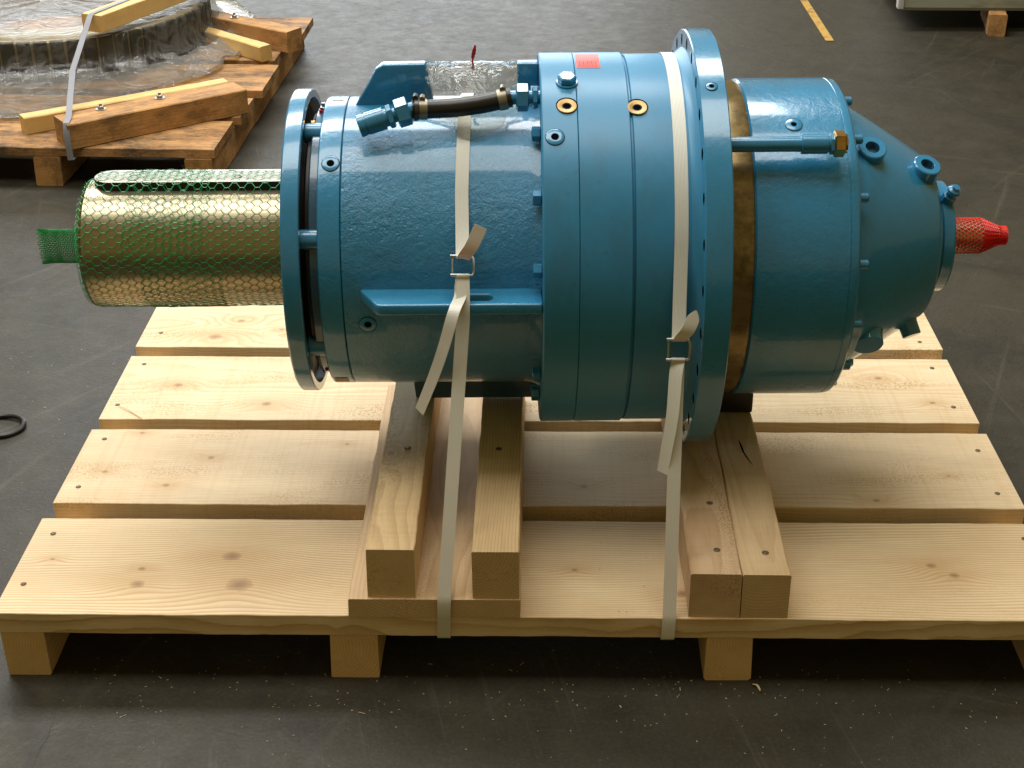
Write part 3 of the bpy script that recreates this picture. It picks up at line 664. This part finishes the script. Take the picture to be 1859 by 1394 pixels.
def strap(label, main, tail_up, tail_dn, bk, bkd, tip=False):
    base = Vector((main[-1][0], 0.0, -0.037))
    root = thing('lashing_strap', label, 'strap', base, 0, 'cream lashing straps round gearbox and pallet')
    rel = lambda L_: [Vector(p)-base for p in L_]
    dd = Vector(bkd).normalized(); hb = 0.0145; bkv = Vector(bk)
    ks = [i for i, p in enumerate(main) if (Vector(p)-bkv).dot(dd) > hb and Vector(p).y < bkv.y+0.35 and Vector(p).z > 0.2]; kk = max(ks)
    kl = min(i for i, p in enumerate(main) if i > kk and (Vector(p)-bkv).dot(dd) < -hb-0.002)
    off = Vector((0, -0.0035, 0))
    upper = [Vector(p) for p in main[:kk+1]]+[bkv+dd*(hb+0.004)+off*0.6, bkv+dd*hb+off]
    lower = [bkv-dd*hb+off, bkv-dd*(hb+0.005)+off*0.5]+[Vector(p) for p in main[kl:]]
    bm = bmesh.new(); ribbon(bm, rel(upper), WS, (1, 0.03, 0)); finish_keep('band', bm, M['strap'], root)
    bm = bmesh.new(); ribbon(bm, rel(lower), WS, (1, 0.03, 0)); finish_keep('band', bm, M['strap'], root)
    for sg in (1, -1):
        bm = bmesh.new(); cc = bkv+dd*hb*sg-base; nn = Vector((1, 0, 0)).cross(dd).normalized(); nn = -nn if nn.y > 0 else nn
        loopp = [cc+nn*(0.0035+0.0026*math.cos(u))+dd*(0.0026*math.sin(u)) for u in [math.pi*2*q/10 for q in range(11)]]
        ribbon(bm, loopp, WS, (1, 0, 0)); finish_keep('strap_loop', bm, M['strap'], root)
    bm = bmesh.new(); tu = smooth_pts(tail_up); nt_ = len(tu); ribbon(bm, rel(tu), [WS*0.98*(1.0 if i < nt_-4 else (0.92, 0.7, 0.42, 0.12)[i-nt_+4] if tip else 1.0) for i in range(nt_)], (1, 0.05, -0.25 if not tip else -0.1)); finish_keep('strap_end', bm, M['strap'], root, label='short cut end standing out above the buckle')
    bm = bmesh.new(); sp = smooth_pts(tail_dn); n = len(sp); ribbon(bm, rel(sp), WS*0.98, [Vector((1, -0.05-0.9*i/n, 0.15)) for i in range(n)]); finish_keep('strap_end', bm, M['strap'], root, label='long loose end hanging below the buckle')
    # wire buckle: U shape with two cross bars
    bm = bmesh.new(); c = Vector(bk)-base; d = Vector(bkd).normalized(); nrm = Vector((1, 0, 0)).cross(d).normalized()
    if nrm.y > 0: nrm = -nrm
    xw = 0.0150; h = 0.0145
    def Q(x, y, z=0): return c+Vector((1, 0, 0))*x+d*y+nrm*(0.0035+z)
    loop = smooth_pts([Q(-xw, -h), Q(xw*0.7, -h), Q(xw*1.05, -h*0.75), Q(xw*1.1, 0, 0.001), Q(xw*1.05, h*0.75), Q(xw*0.7, h), Q(-xw, h)], 6)
    sweep(bm, loop, 0.0020, 8)
    sweep(bm, [Q(-xw*0.95, -h*1.05), Q(-xw*0.95, h*1.05)], 0.0015, 8)
    sweep(bm, [Q(-xw*1.15, -h, 0.002), Q(-xw*0.6, -h, 0.002)], 0.0024, 8); sweep(bm, [Q(-xw*1.15, h, 0.002), Q(-xw*0.6, h, 0.002)], 0.0024, 8)
    finish('buckle', bm, M['wire'], root)
    return root
def on(s, r, e): return gpt(s, r, e, False)
# strap 1: back edge -> rear foot -> over housing -> tangent -> side foot -> base board -> under plank
m1 = [(0.700, 1.06, -0.038), (0.700, 1.118, -0.038), (0.700, 1.1185, 0.0015), tuple(on(-0.105, 0.2935, 177))]
for e in range(140, 39, -4): m1.append(tuple(on(-0.105-0.010*(140-e)/100, 0.2312, e)))
a = on(-0.115, 0.2312, 39.5); b = on(-0.113, 0.2950, 4.5)
for u in (0.0, 0.25, 0.5, 0.75, 0.96): m1.append(tuple(a.lerp(b, u)))
m1.append(tuple(on(-0.1135, 0.2962, 1.5)))
c = Vector((0.667, -0.006, 0.034)); b = on(-0.1135, 0.2955, 0.2)
for u in (0.01, 0.2, 0.4, 0.6, 0.8, 0.985): m1.append(tuple(b.lerp(c, u)))
m1 += [(0.667, -0.008, 0.030), (0.666, -0.006, 0.0), (0.665, -0.0045, -0.034), (0.665, -0.001, -0.0385), (0.665, 0.05, -0.0385)]
bk1 = on(-0.115, 0.2312, 39.5).lerp(on(-0.113, 0.2950, 4.5), 0.66)
strap('cream woven strap nearer the green net, buckle above the side foot', m1,
      [bk1+Vector((0.001, -0.001, 0.013)), bk1+Vector((0.005, -0.006, 0.021)), bk1+Vector((0.014, -0.007, 0.035)), bk1+Vector((0.027, 0.000, 0.062))],
      [bk1+Vector((0.0, -0.007, -0.012)), bk1+Vector((-0.002, -0.018, -0.022)), bk1+Vector((-0.003, -0.030, -0.034)), (0.683, 0.135, 0.431), (0.669, 0.128, 0.383), (0.653, 0.13, 0.334), (0.629, 0.135, 0.270)],
      bk1+Vector((0, -0.001, 0)), on(-0.115, 0.2312, 39.5)-on(-0.113, 0.2950, 4.5))
m2 = [(0.998, 1.06, -0.038), (0.998, 1.118, -0.038), (0.998, 1.1185, 0.0015)]
for e in range(158, 20, -4): m2.append(tuple(on(0.2051-0.0075*(158-e)/138, 0.2922, e)))
a = on(0.1976, 0.2922, 20.6); c = Vector((0.9965, -0.003, 0.0015))
for u in (0.0, 0.15, 0.3, 0.45, 0.6, 0.75, 0.9, 0.99): m2.append(tuple(a.lerp(c, u)))
m2 += [(0.996, -0.0045, -0.002), (0.9955, -0.0045, -0.034), (0.9955, -0.001, -0.0385), (0.9955, 0.05, -0.0385)]
bk2 = a.lerp(c, 0.27)
strap('cream woven strap nearest the large drilled flange, buckle low on it', m2,
      [bk2+Vector((0.001, -0.001, 0.014)), bk2+Vector((0.004, -0.006, 0.022)), bk2+Vector((0.013, -0.007, 0.036)), bk2+Vector((0.023, 0.002, 0.060))],
      [bk2+Vector((0.0, -0.008, -0.014)), bk2+Vector((-0.0035, -0.020, -0.034)), bk2+Vector((-0.007, -0.040, -0.085)), bk2+Vector((-0.014, -0.052, -0.135)), bk2+Vector((-0.019, -0.058, -0.172))],
      bk2+Vector((0, -0.001, 0)), a-c, True)

# ------------------------------------------------------------------ green net sleeve on the output shaft
def net(name, s0, s1, cell_s, ncirc, rfun, wire, mat, label, cat, warp, extra=None):
    bm = bmesh.new(); ns = int(round((s1-s0)/(cell_s*0.75))); 
    def P(i, k):   # brick-offset honeycomb: i along axis, k round
        return None
    def pt(a, b):
        s = s0+(s1-s0)*a; th_ = b*360
        s2, t2 = warp(s, th_)
        e = t2; r = rfun(s2, e); return on(s2, r, e)
    def seg(p, q):
        d = q-p
        if d.length < 1e-6: return
        n1 = d.normalized(); u = n1.orthogonal().normalized(); v = n1.cross(u); rings = []
        for c in (p, q): rings.append([bm.verts.new(c+(u*math.cos(R(120*k))+v*math.sin(R(120*k)))*wire) for k in range(3)])
        for k in range(3): bm.faces.new((rings[0][k], rings[0][(k+1) % 3], rings[1][(k+1) % 3], rings[1][k]))
    rows = int(round((s1-s0)/cell_s))
    N = ncirc
    # zig-zag strands round the shaft joined by short twisted links (hexagonal net)
    for i in range(rows+1):
        a0 = i/rows; da = 0.27/rows
        off = 0.5*(i % 2)
        for k in range(N):
            b0 = (k+off)/N; b1 = (k+off+0.5)/N; b2 = (k+off+1)/N
            p0 = pt(a0-da*0.9, b0); p1 = pt(a0+da*0.9, b1); p2 = pt(a0-da*0.9, b2)
            seg(p0, p1); seg(p1, p2)
            if i < rows: seg(p1, pt((i+1)/rows-da*0.9, b1))
    if extra: extra(bm, seg)
    o = finish(name, bm, mat, None, smooth=0); tag(o, label, cat)
    return o
def r_shaft(s, e):
    e = (e+180) % 360-180; r = 0.1030
    d = abs(e-90); 
    if d < 24: r += 0.0115*max(0, min(1, (24-d)/7))*max(0, min(1, (s+0.703)/0.012))
    if s < -0.706: r -= (-0.706-s)*0.6
    return r + 0.0008*noise.noise(Vector((s*40, e*0.05, 0)))
def warp_g(s, t):
    w1 = noise.noise(Vector((s*7, t/60.0, 1.5))); w2 = noise.noise(Vector((s*6, t/50.0, 9.5)))
    s2 = s+0.006*w1*min(1, (s+0.712)*25, (-0.378-s)*25)
    return max(-0.7125, s2), t+3.0*w2
def net_tail(bm, seg):
    # front face closed by gathered strands, then the flattened bunched tail
    N = 56; base = -0.7145
    c0 = on(-0.720, 0.0, 0)
    for k in range(N):
        e = 360*k/N; jit = random.uniform(-3, 3)
        p = [on(base+0.006, 0.1015, e), on(base-0.0015, 0.085, e+jit)]
        # squeeze into an oval collar
        def oval(s, ry, rz, ee): return AX + Matrix.Rotation(PSI, 3, 'Z') @ Vector((s, -ry*math.cos(R(ee)), rz*math.sin(R(ee))-0.006))
        p += [oval(-0.7190, 0.040, 0.046, e), oval(-0.7300, 0.011, 0.033, e), oval(-0.7430, 0.009, 0.029, e), oval(-0.760, 0.009, 0.0285, e+2), oval(-0.780, 0.009, 0.0285, e-2), oval(-0.8000+0.002*math.sin(k*2.1), 0.008, 0.0305, e)]
        for a, b in zip(p, p[1:]): seg(a, b)
        if k % 1 == 0:
            for j in range(27):
                s = -0.722-j*0.0029; f = min(1, j/3); ry = 0.03*(1-f)+0.0098*f; rz = 0.045*(1-f)+0.0290*f
                seg(oval(s, ry, rz, e), oval(s-0.0018*(1 if (k+j) % 2 else -1), ry, rz, e+360/N))
            for j, rr_ in enumerate((0.10, 0.085, 0.07, 0.055)):
                seg(on(base-0.001-0.001*j, rr_, e), on(base-0.001-0.001*j, rr_*0.93, e+360/N))
gn = net('protective_net', -0.712, -0.380, 0.0120, 46, r_shaft, 0.00051, M['net_green'], 'green plastic mesh sleeve over the bare steel shaft', 'net', warp_g, net_tail)
# second, folded layer of the same sleeve in the middle
def warp_g2(s, t):
    w1 = noise.noise(Vector((s*8, t/40.0, 31.5))); w2 = noise.noise(Vector((s*9, t/35.0, 49.5)))
    return s+0.012*w1+0.0008*(t-40)/10, t+8.0*w2+3.5
def rs2(s, e): return r_shaft(s, e)+0.0012
g2 = net('fold', -0.640, -0.520, 0.0108, 50, rs2, 0.00042, M['net_green'], None, None, warp_g2)
mw = g2.matrix_world.copy(); g2.parent = gn

# red net sleeve on the input shaft
def r_red(s, e):
    if s < 0.714: return 0.0285
    u = (s-0.714)/(0.752-0.714); return 0.0285*(1-u)+0.0120*u
rn_bm = bmesh.new()
def red_extra(bm, seg):
    lr = []
    for s, r in [(0.7150, 0.0268), (0.7165, 0.0262), (0.728, 0.0212), (0.7385, 0.0158), (0.7475, 0.0143), (0.7560, 0.0143), (0.7562, 0.004)]:
        lr.append([bm.verts.new(on(s, r*(1+0.05*math.sin(k*5)), 360*k/24)) for k in range(24)])
    for a, b in zip(lr, lr[1:]):
        for k in range(24): bm.faces.new((a[k], a[(k+1) % 24], b[(k+1) % 24], b[k]))
    N = 44
    for k in range(N):
        e = 360*k/N
        pr = [(0.7120, 0.0288), (0.7165, 0.0268), (0.728, 0.0220), (0.7395, 0.0165), (0.7475, 0.0150), (0.7560, 0.0150)]
        for (s, r), (s2, r2) in zip(pr, pr[1:]): seg(on(s, r, e), on(s2, r2, e+8))
        for j in range(13):
            s = 0.7135+j*0.0033; rr_ = r_red(s, e) if s < 0.742 else 0.0150
            rr_ = max(0.0150, rr_); seg(on(s, rr_, e), on(s+0.0012*(1 if k % 2 else -1), rr_, e+360/N))
net('protective_net', 0.652, 0.712, 0.0056, 26, lambda s, e: 0.0285, 0.00072, M['net_red'], 'red plastic mesh cap over the small input shaft', 'net', lambda s, t: (s+0.001*noise.noise(Vector((s*50, t/30, 3))), t+2*math.sin(s*60)), red_extra)

# ------------------------------------------------------------------ clear bag with a red tie
def film_mat(name, tint=(0.82, 0.82, 0.78), haze=0.16, bumps=0.9, bs=16, gloss=0.30, gr=0.12, gk=0.9):
    t = NT(name); P = t.obj(); 
    n1 = t.noise(P, bs, 4, 0.6, 1.2); rid = t.math('ABSOLUTE', t.math('SUBTRACT', n1, 0.5)); rid = t.ramp(rid, [(0.0, 1), (0.09, 0)])
    n2 = t.noise(P, bs*3.2, 3, 0.6, 0.8)
    h = t.math('ADD', t.math('MULTIPLY', rid, 0.5), t.math('ADD', t.math('MULTIPLY', n2, 0.5), n1))
    nb = t.bump(h, bumps, 0.006)
    tr = t.node('ShaderNodeBsdfTransparent'); tr.inputs[0].default_value = col4(tint)
    gl = t.node('ShaderNodeBsdfGlossy'); gl.inputs['Roughness'].default_value = gr; gl.inputs[0].default_value = (0.9, 0.9, 0.9, 1); t.put(gl.inputs['Normal'], nb)
    df = t.node('ShaderNodeBsdfDiffuse'); df.inputs[0].default_value = (0.45, 0.44, 0.40, 1); t.put(df.inputs['Normal'], nb)
    fr = t.node('ShaderNodeLayerWeight'); fr.inputs[0].default_value = gloss; t.put(fr.inputs['Normal'], nb)
    m1_ = t.node('ShaderNodeMixShader'); t.put(m1_.inputs[0], t.math('ADD', haze, t.math('MULTIPLY', rid, 0.10), clamp=True)); t.put(m1_.inputs[1], tr.outputs[0]); t.put(m1_.inputs[2], df.outputs[0])
    m2_ = t.node('ShaderNodeMixShader'); t.put(m2_.inputs[0], t.math('ADD', 0.025, t.math('MULTIPLY', fr.outputs['Fresnel'], gk), clamp=True)); t.put(m2_.inputs[1], m1_.outputs[0]); t.put(m2_.inputs[2], gl.outputs[0])
    t.put(t.out.inputs[0], m2_.outputs[0]); return t.m
M['film'] = film_mat('clear_plastic_bag', bs=13, haze=0.03, bumps=0.45, gloss=0.14)
bag_base = on(-0.10, 0.236, 80)
bag = thing('plastic_bag', 'clear crinkled plastic bag tied on top between the lifting lugs', 'bag', bag_base)
bm = bmesh.new(); nu, nv = 44, 36; grid = []
for i in range(nu+1):
    row = []; u = i/nu; s = -0.170+(0.140)*u
    for j in range(nv+1):
        v = j/nv
        # from the back foot of the film up to the top edge, then down over the hose to its sagging lower lip
        top = 0.2915 - 0.002*math.sin(u*9)
        if v < 0.25: y, z = 0.030-0.09*v, 0.236+(top-0.236)*(v/0.25)
        else:
            q = (v-0.25)/0.75; sag = math.sin(math.pi*u)
            low = 0.5+0.5*sag
            e_end = 88-26*low*(1 if 0.30 < u < 0.85 else 0.72)
            rr_ = 0.2925*(1-q)+0.2345*q + 0.012*math.sin(math.pi*q)*(0.4+0.6*sag); e = 90+(e_end-90)*(q**0.9)
            pz = gpt(0, rr_, e); y, z = pz.y, pz.z
            y += 0.0
        w_ = 0.0028*math.sin(math.pi*min(1, max(0, v)))
        q3 = Vector((s*34, z*34, v*4)); y -= abs(noise.noise(q3))*w_*1.6; z += noise.noise(q3*1.9+Vector((4, 4, 4)))*w_*0.5
        ss = s + (0.004*noise.noise(Vector((v*7, u*2, 3))) if 0 < i < nu else 0.003*noise.noise(Vector((v*9, u, 1))))
        wp = AX + Matrix.Rotation(PSI, 3, 'Z') @ Vector((ss, y, z)); row.append(bm.verts.new(wp-bag_base))
    grid.append(row)
for i in range(nu):
    for j in range(nv): bm.faces.new((grid[i][j], grid[i+1][j], grid[i+1][j+1], grid[i][j+1]))
finish('film', bm, M['film'], bag, smooth=60)
bm = bmesh.new()
tb = Vector((0.7015, 0.4500, 0.686))-bag_base
stem = [tb+Vector((0.0008*math.sin(k*2.0), 0, 0.0026*k)) for k in range(9)]
sweep(bm, stem, [0.0019, 0.0024, 0.0018, 0.0024, 0.0015, 0.0014, 0.0013, 0.0013, 0.0012], 6)
leaf = [tb+Vector((-0.0003+0.0006*k, -0.001, 0.019+0.0027*k)) for k in range(9)]
ribbon(bm, leaf, [0.0020, 0.0056, 0.0046, 0.0068, 0.0052, 0.0058, 0.0036, 0.0030, 0.0008], (1, 0.4, 0.15), 0.0014)
finish('bag_tie', bm, M['red_tie'], bag)

# ------------------------------------------------------------------ the old pallet behind on the left
OP = Vector((-0.075, 2.055, FLOOR)); OR = R(-2.2)
old = thing('old_pallet', 'weathered brown pallet behind on the left under the wrapped ring gear', 'pallet', OP, OR)
oldw = lambda sd, dirt=0.9, pale=(0.50, 0.265, 0.095): wood_mat('weathered_wood', pale, (pale[0]*0.62, pale[1]*0.55, pale[2]*0.5), (), (0.03, -0.14), 120, 0.5, dirt, seed=sd, saw=0.6, dirtcol=(0.055, 0.038, 0.022), rough=0.7)
ow1, ow2, ow3 = oldw(61), oldw(66, 0.9), oldw(71, 0.6, (0.54, 0.285, 0.095))
yel = wood_mat('yellow_batten_wood', (0.74, 0.50, 0.19), (0.56, 0.34, 0.11), (), (0.02, -0.08), 180, 0.2, 0.12, seed=81)
# local frame: x to the left is negative, y goes back; top of deck at z = 0.1085 above floor
for i, (y0, y1, xr) in enumerate([(0.0, 0.24, 0.0), (0.29, 0.47, 0.012), (0.53, 0.80, 0.022), (0.86, 1.10, 0.0), (1.16, 1.38, 0.03)]):
    Ln = 1.9; timber('plank', Ln, y1-y0, 0.026, ow2 if i % 2 == 0 else ow1, old, (xr-Ln/2-0.002, (y0+y1)/2, 0.083), R(0.4*(-1)**i), 0.003, 60, 0.002, seed=90+i, rag=0.002)
for i, x in enumerate([-0.047, -0.465, -0.95, -1.45]):
    timber('bearer', 1.38, 0.075, 0.083, ow3, old, (x, 0.69, 0.0), R(90), 0.002, 40, 0.003, seed=100+i)
def old_beam(a, b, wd, th, mat, z, seed, name='chock_beam', label=None, sk=(0, 0)):
    Rm = Matrix.Rotation(-OR, 3, 'Z'); a = Rm @ (Vector((a[0], a[1], 0))-Vector((OP.x, OP.y, 0))); b = Rm @ (Vector((b[0], b[1], 0))-Vector((OP.x, OP.y, 0)))
    d = b-a; c = (a+b)/2; an = math.atan2(d.y, d.x); n_ = Vector((-math.sin(an), math.cos(an), 0)); c = c+n_*wd/2
    return timber(name, d.length, wd, th, mat, old, (c.x, c.y, z), an, 0.0022, 50, 0.003, seed=seed, label=label, skew=sk)
cb = old_beam((-0.462, 2.052), (-0.035, 2.370), 0.100, 0.072, ow3, 0.1087, 111, label='brown bolted chock beam at the front corner')
old_beam((-0.620, 2.175), (-0.115, 2.515), 0.045, 0.050, yel, 0.1087, 112, label='pale yellow batten behind the front chock beam')
old_beam((-0.400, 3.250), (-0.015, 2.985), 0.070, 0.070, ow3, 0.1087, 113, label='brown bolted chock beam at the rear corner')
old_beam((-0.330, 3.10), (-0.085, 2.885), 0.045, 0.050, yel, 0.1087, 114, label='pale yellow batten beside the rear chock beam')
def bolt(x, y, z):
    Rm = Matrix.Rotation(-OR, 3, 'Z'); p = Rm @ (Vector((x, y, z))-OP); bm = bmesh.new()
    tube_steps(bm, (0, 0, 0), (0, 0, 1), [(0, 0.015), (0.002, 0.015), (0.0025, 0.0)], 20); hexnut(bm, (0, 0, 0.002), (0, 0, 1), 0.008, 0.0085); tube_steps(bm, (0, 0, 0.009), (0, 0, 1), [(0, 0.0045), (0.008, 0.0045), (0.008, 0)], 12)
    finish('bolt', bm, metal('dull_zinc', (0.35, 0.34, 0.30), 0.4, 0.8), old, p)
bolt(-0.405, 2.185, FLOOR+0.181); bolt(-0.265, 2.285, FLOOR+0.181); bolt(-0.215, 3.165, FLOOR+0.179); bolt(-0.33, 3.24, FLOOR+0.179)

# ring gear under film
GC = Vector((-0.80, 3.13, 0)); GR = 0.495
zt = FLOOR+0.1095
ring = thing('ring_gear', 'large dark toothed ring gear lying flat on the old pallet', 'gear', (GC.x, GC.y, zt))
bm = bmesh.new(); nt = 64
prof = [(0.0, GR-0.02), (0.02, GR), (0.128, GR), (0.135, GR-0.008), (0.135, GR-0.13), (0.120, GR-0.14), (0.0, GR-0.14)]
def lathe_z(bm, prof, seg):
    rings = [[bm.verts.new((r*math.cos(2*math.pi*i/seg), r*math.sin(2*math.pi*i/seg), z)) for i in range(seg)] for z, r in prof]
    for a, b in zip(rings, rings[1:]+rings[:1]):
        for i in range(seg): bm.faces.new((a[i], a[(i+1) % seg], b[(i+1) % seg], b[i]))
lathe_z(bm, prof, 192)
finish('rim', bm, plain('dusty_gear_steel', (0.26, 0.21, 0.13), 0.5, 0.3), ring)
tooth = None; tm = metal('gear_tooth_steel', (0.030, 0.028, 0.022), 0.4, 0.5)
for k in range(nt):
    a = 2*math.pi*k/nt
    if tooth is None:
        bm = bmesh.new(); box(bm, GR-0.012, GR+0.010, -0.0205, 0.0205, 0.012, 0.132, 0.002)
        for v in bm.verts:
            if v.co.x > GR: v.co.y *= 0.96
        tooth = finish('tooth', bm, tm, ring); 
    else: share(tooth, ring, (0, 0, 0), (0, 0, a))
# plastic sheet draped over it
bm = bmesh.new(); seg = 220; rows = []
prof = [(0.0, 0.146), (0.06, 0.146), (0.12, 0.146), (0.18, 0.145), (0.24, 0.145), (0.30, 0.144), (0.36, 0.143), (0.42, 0.143), (0.47, 0.143), (0.500, 0.142), (0.512, 0.137), (0.517, 0.124), (0.520, 0.106), (0.524, 0.088), (0.531, 0.070), (0.545, 0.052), (0.565, 0.036), (0.595, 0.022), (0.625, 0.012), (0.650, 0.006), (0.664, 0.008), (0.672, 0.016), (0.677, 0.008)]
for j, (r, z) in enumerate(prof):
    row = []
    for i in range(seg):
        a = 2*math.pi*i/seg; q = Vector((math.cos(a)*5, math.sin(a)*5, z*9+r*4))
        w_ = noise.noise(q)+0.5*noise.noise(q*2.3)+0.35*noise.noise(q*5.1)
        k = 0.003 if r < 0.50 else (0.003 if r < 0.535 else 0.020*min(1, (r-0.53)/0.09))
        fl = max(0.0, (r-0.54)/0.137); side = max(0.0, math.cos(a-R(-98)))**3
        rr_ = r+w_*k+fl*(0.008*math.sin(a*9+1.0)+0.17*side); zz = z+(abs(w_)*0.010 if r > 0.55 else w_*0.004 if r < 0.50 else 0)
        if r < 0.50: rr_ = r
        row.append(bm.verts.new((rr_*math.cos(a), rr_*math.sin(a), zz)))
    rows.append(row)
for a_, b_ in zip(rows[1:], rows[2:]):
    for i in range(seg): bm.faces.new((a_[i], a_[(i+1) % seg], b_[(i+1) % seg], b_[i]))
bm.faces.new(rows[1][::-1])
for v in rows[0]: bm.verts.remove(v)
M['sheet'] = film_mat('clear_plastic_sheet', (0.88, 0.86, 0.76), 0.035, 0.40, 11, 0.10, 0.16, 0.60)
M['skirt'] = film_mat('hazy_plastic_skirt', (0.78, 0.72, 0.54), 0.20, 0.60, 11, 0.18, 0.14, 0.9)
o = finish('plastic_sheet', bm, M['sheet'], None, (GC.x, GC.y, zt), smooth=70); o.data.materials.append(M['skirt'])
for f in o.data.polygons:
    if math.hypot(f.center.x, f.center.y) > 0.56: f.material_index = 1
o['kind'] = ''; del o['kind']; tag(o, 'clear wrinkled plastic sheet draped over the dark ring gear', 'plastic sheet')
# batten on top of the wrapped gear, and the grey strap over it
o = timber('wood_batten', 1.0, 0.072, 0.052, yel, None, (-0.533-0.0+0.48*math.cos(R(66)), 2.68+0.50*math.sin(R(66))-0.02, zt+0.158), R(66), 0.0015, 40, 0.002, seed=120)
tag(o, 'pale wooden batten lying on top of the wrapped ring gear', 'batten')
zb = zt+0.212
gs = [(-0.30, 3.30, zb), (-0.42, 2.98, zb), (-0.535, 2.675, zb+0.001), (-0.543, 2.655, zb-0.004), (-0.5405, 2.35, 0.09), (-0.468, 2.085, 0.0665), (-0.466, 2.066, 0.062), (-0.466, 2.0480, 0.0), (-0.465, 2.0470, -0.034), (-0.465, 2.10, -0.037)]
gs = [(-0.30, 3.30, zb), (-0.42, 2.98, zb), (-0.538, 2.664, zb+0.001), (-0.541, 2.650, zb-0.003), (-0.524, 2.36, 0.120), (-0.470, 2.098, 0.0665), (-0.467, 2.062, 0.0640), (-0.465, 2.0480, 0.040), (-0.464, 2.0460, -0.004), (-0.463, 2.0450, -0.034), (-0.463, 2.09, -0.037)]
bm = bmesh.new(); ribbon(bm, [Vector(p)-Vector((-0.463, 2.045, -0.037)) for p in gs], 0.0165, (1, 0.1, 0)); o = finish_keep('lashing_strap', bm, M['strap_grey'], None, loc=(-0.463, 2.045, -0.037))
tag(o, 'grey strap pulled over the top batten of the wrapped ring gear', 'strap')

# ------------------------------------------------------------------ right background: pale crate raised on a block
def crate_mat():
    t = NT('dirty_pale_green_paint'); P = t.obj(); n = t.noise(P, 5, 6, 0.7); c = t.mix(n, (0.30, 0.31, 0.22), (0.42, 0.42, 0.33))
    sx = t.node('ShaderNodeSeparateXYZ'); t.put(sx.inputs[0], P)
    g = t.ramp(t.noise(t.scalev(P, (3, 3, 11)), 1.0, 6, 0.7), [(0.5, 0), (0.7, 0.8)]); c = t.mix(g, c, (0.13, 0.12, 0.06))
    t.set(Base_Color=c, Roughness=0.6, Normal=t.bump(t.noise(P, 60, 3), 0.2, 0.002)); return t.m
crate = thing('storage_crate', 'dirty pale green crate raised off the floor at the back right', 'crate', (2.105, 3.66, -0.040), R(-1))
bm = bmesh.new(); box(bm, 0.012, 1.7, 0.0, 0.9, 0.0, 0.62, 0.004); finish('body', bm, crate_mat(), crate)
bm = bmesh.new(); box(bm, -0.010, 0.0115, -0.006, 0.03, 0.004, 0.62, 0.003); finish('corner_post', bm, plain('white_corner', (0.62, 0.60, 0.58), 0.5), crate)
bm = bmesh.new(); box(bm, 0.012, 1.7, -0.004, -0.0002, 0.0, 0.010); finish('bottom_rail', bm, plain('dark_rail', (0.10, 0.09, 0.05), 0.6), crate)  # dark strip along the bottom edge of the crate
o = timber('wood_block', 0.30, 0.062, 0.078, ow3, None, (2.470, 3.74, FLOOR), R(80), 0.002, 16, 0.004, seed=130); tag(o, 'orange brown wooden block under the pale green crate', 'block')
o = timber('shadow_line_runner', 1.1, 0.08, 0.020, ow1, None, (3.05, 4.22, FLOOR), R(-3), 0.002, 20, 0.003, seed=131); tag(o, 'flat wooden runner added for a thin shadow beneath the pale green crate', 'board')  # low board added as a thin shadow line under the crate

# ------------------------------------------------------------------ black ring on the floor at the left
bm = bmesh.new(); pts = [Vector((0.047*math.cos(a), 0.040*math.sin(a), 0.0055+0.0015*math.sin(a*2))) for a in [2*math.pi*i/48 for i in range(49)]]
sweep(bm, pts, 0.0052, 10, False)
o = finish('rubber_ring', bm, M['rubber'], None, (-0.2530, 0.748, FLOOR)); tag(o, 'black rubber ring lying on the floor at the left edge', 'ring')

# ------------------------------------------------------------------ splinters, chips, sawdust
chip_m = plain('wood_chip', (0.62, 0.46, 0.26), 0.7)
def chip(name, p, ln, wd, ang, curl, label):
    bm = bmesh.new(); pts = []
    for k in range(8):
        u = k/7; pts.append(Vector((ln*(u-0.5), curl*math.sin(u*3.0), 0.0015+curl*0.5*math.sin(u*5)**2)))
    ribbon(bm, pts, [wd*(0.3+0.7*math.sin(math.pi*min(0.95, max(0.05, k/7)))) for k in range(8)], (0, 1, 0.2), 0.0008)
    o = finish_keep(name, bm, chip_m, None, loc=p); o.rotation_euler = (0, 0, ang); tag(o, label, 'wood chip')
chip('wood_chip', (1.130, -0.016, FLOOR+0.001), 0.020, 0.0035, R(-65), 0.004, 'curled pale wood chip on the floor by the third bearer')
chip('wood_splinter', (0.058, 0.597, 0.0010), 0.082, 0.0022, R(-42), 0.003, 'long thin splinter lying on the left end of the third plank')
chip('wood_chip', (0.205-0.02, 0.905+0.0, FLOOR+0.001), 0.014, 0.004, R(10), 0.001, 'small wood chip on the floor left of the rear plank')
bm = bmesh.new(); rc = random.Random(11)
for k in range(420):
    if k < 260: x = rc.uniform(0.1, 1.7); y = rc.gauss(-0.04, 0.06)
    else: x = rc.uniform(-0.7, 0.0); y = rc.uniform(-0.1, 1.1)
    if k >= 400: x = rc.uniform(0.72, 1.0); y = rc.uniform(0.0, 0.25)
    z = FLOOR+0.0008
    if k >= 400: z = 0.0010
    a = rc.uniform(0, 3.14); l = rc.uniform(0.0005, 0.0017)*(3 if rc.random() < 0.06 else 1); wd = rc.uniform(0.0003, 0.0007); d = Vector((math.cos(a), math.sin(a), 0)); n_ = Vector((-d.y, d.x, 0)); c = Vector((x, y, z))
    p = [c-d*l-n_*wd, c+d*l-n_*wd, c+d*l+n_*wd, c-d*l+n_*wd]; tp = c+Vector((0, 0, 0.0008))
    vs = [bm.verts.new(q) for q in p]; t_ = bm.verts.new(tp)
    for i in range(4): bm.faces.new((vs[i], vs[(i+1) % 4], t_))
o = finish('sawdust', bm, chip_m, None, smooth=0); tag(o, 'pale sawdust specks scattered on the floor and front plank', 'sawdust', kind='stuff')

scn.render.engine = 'CYCLES'
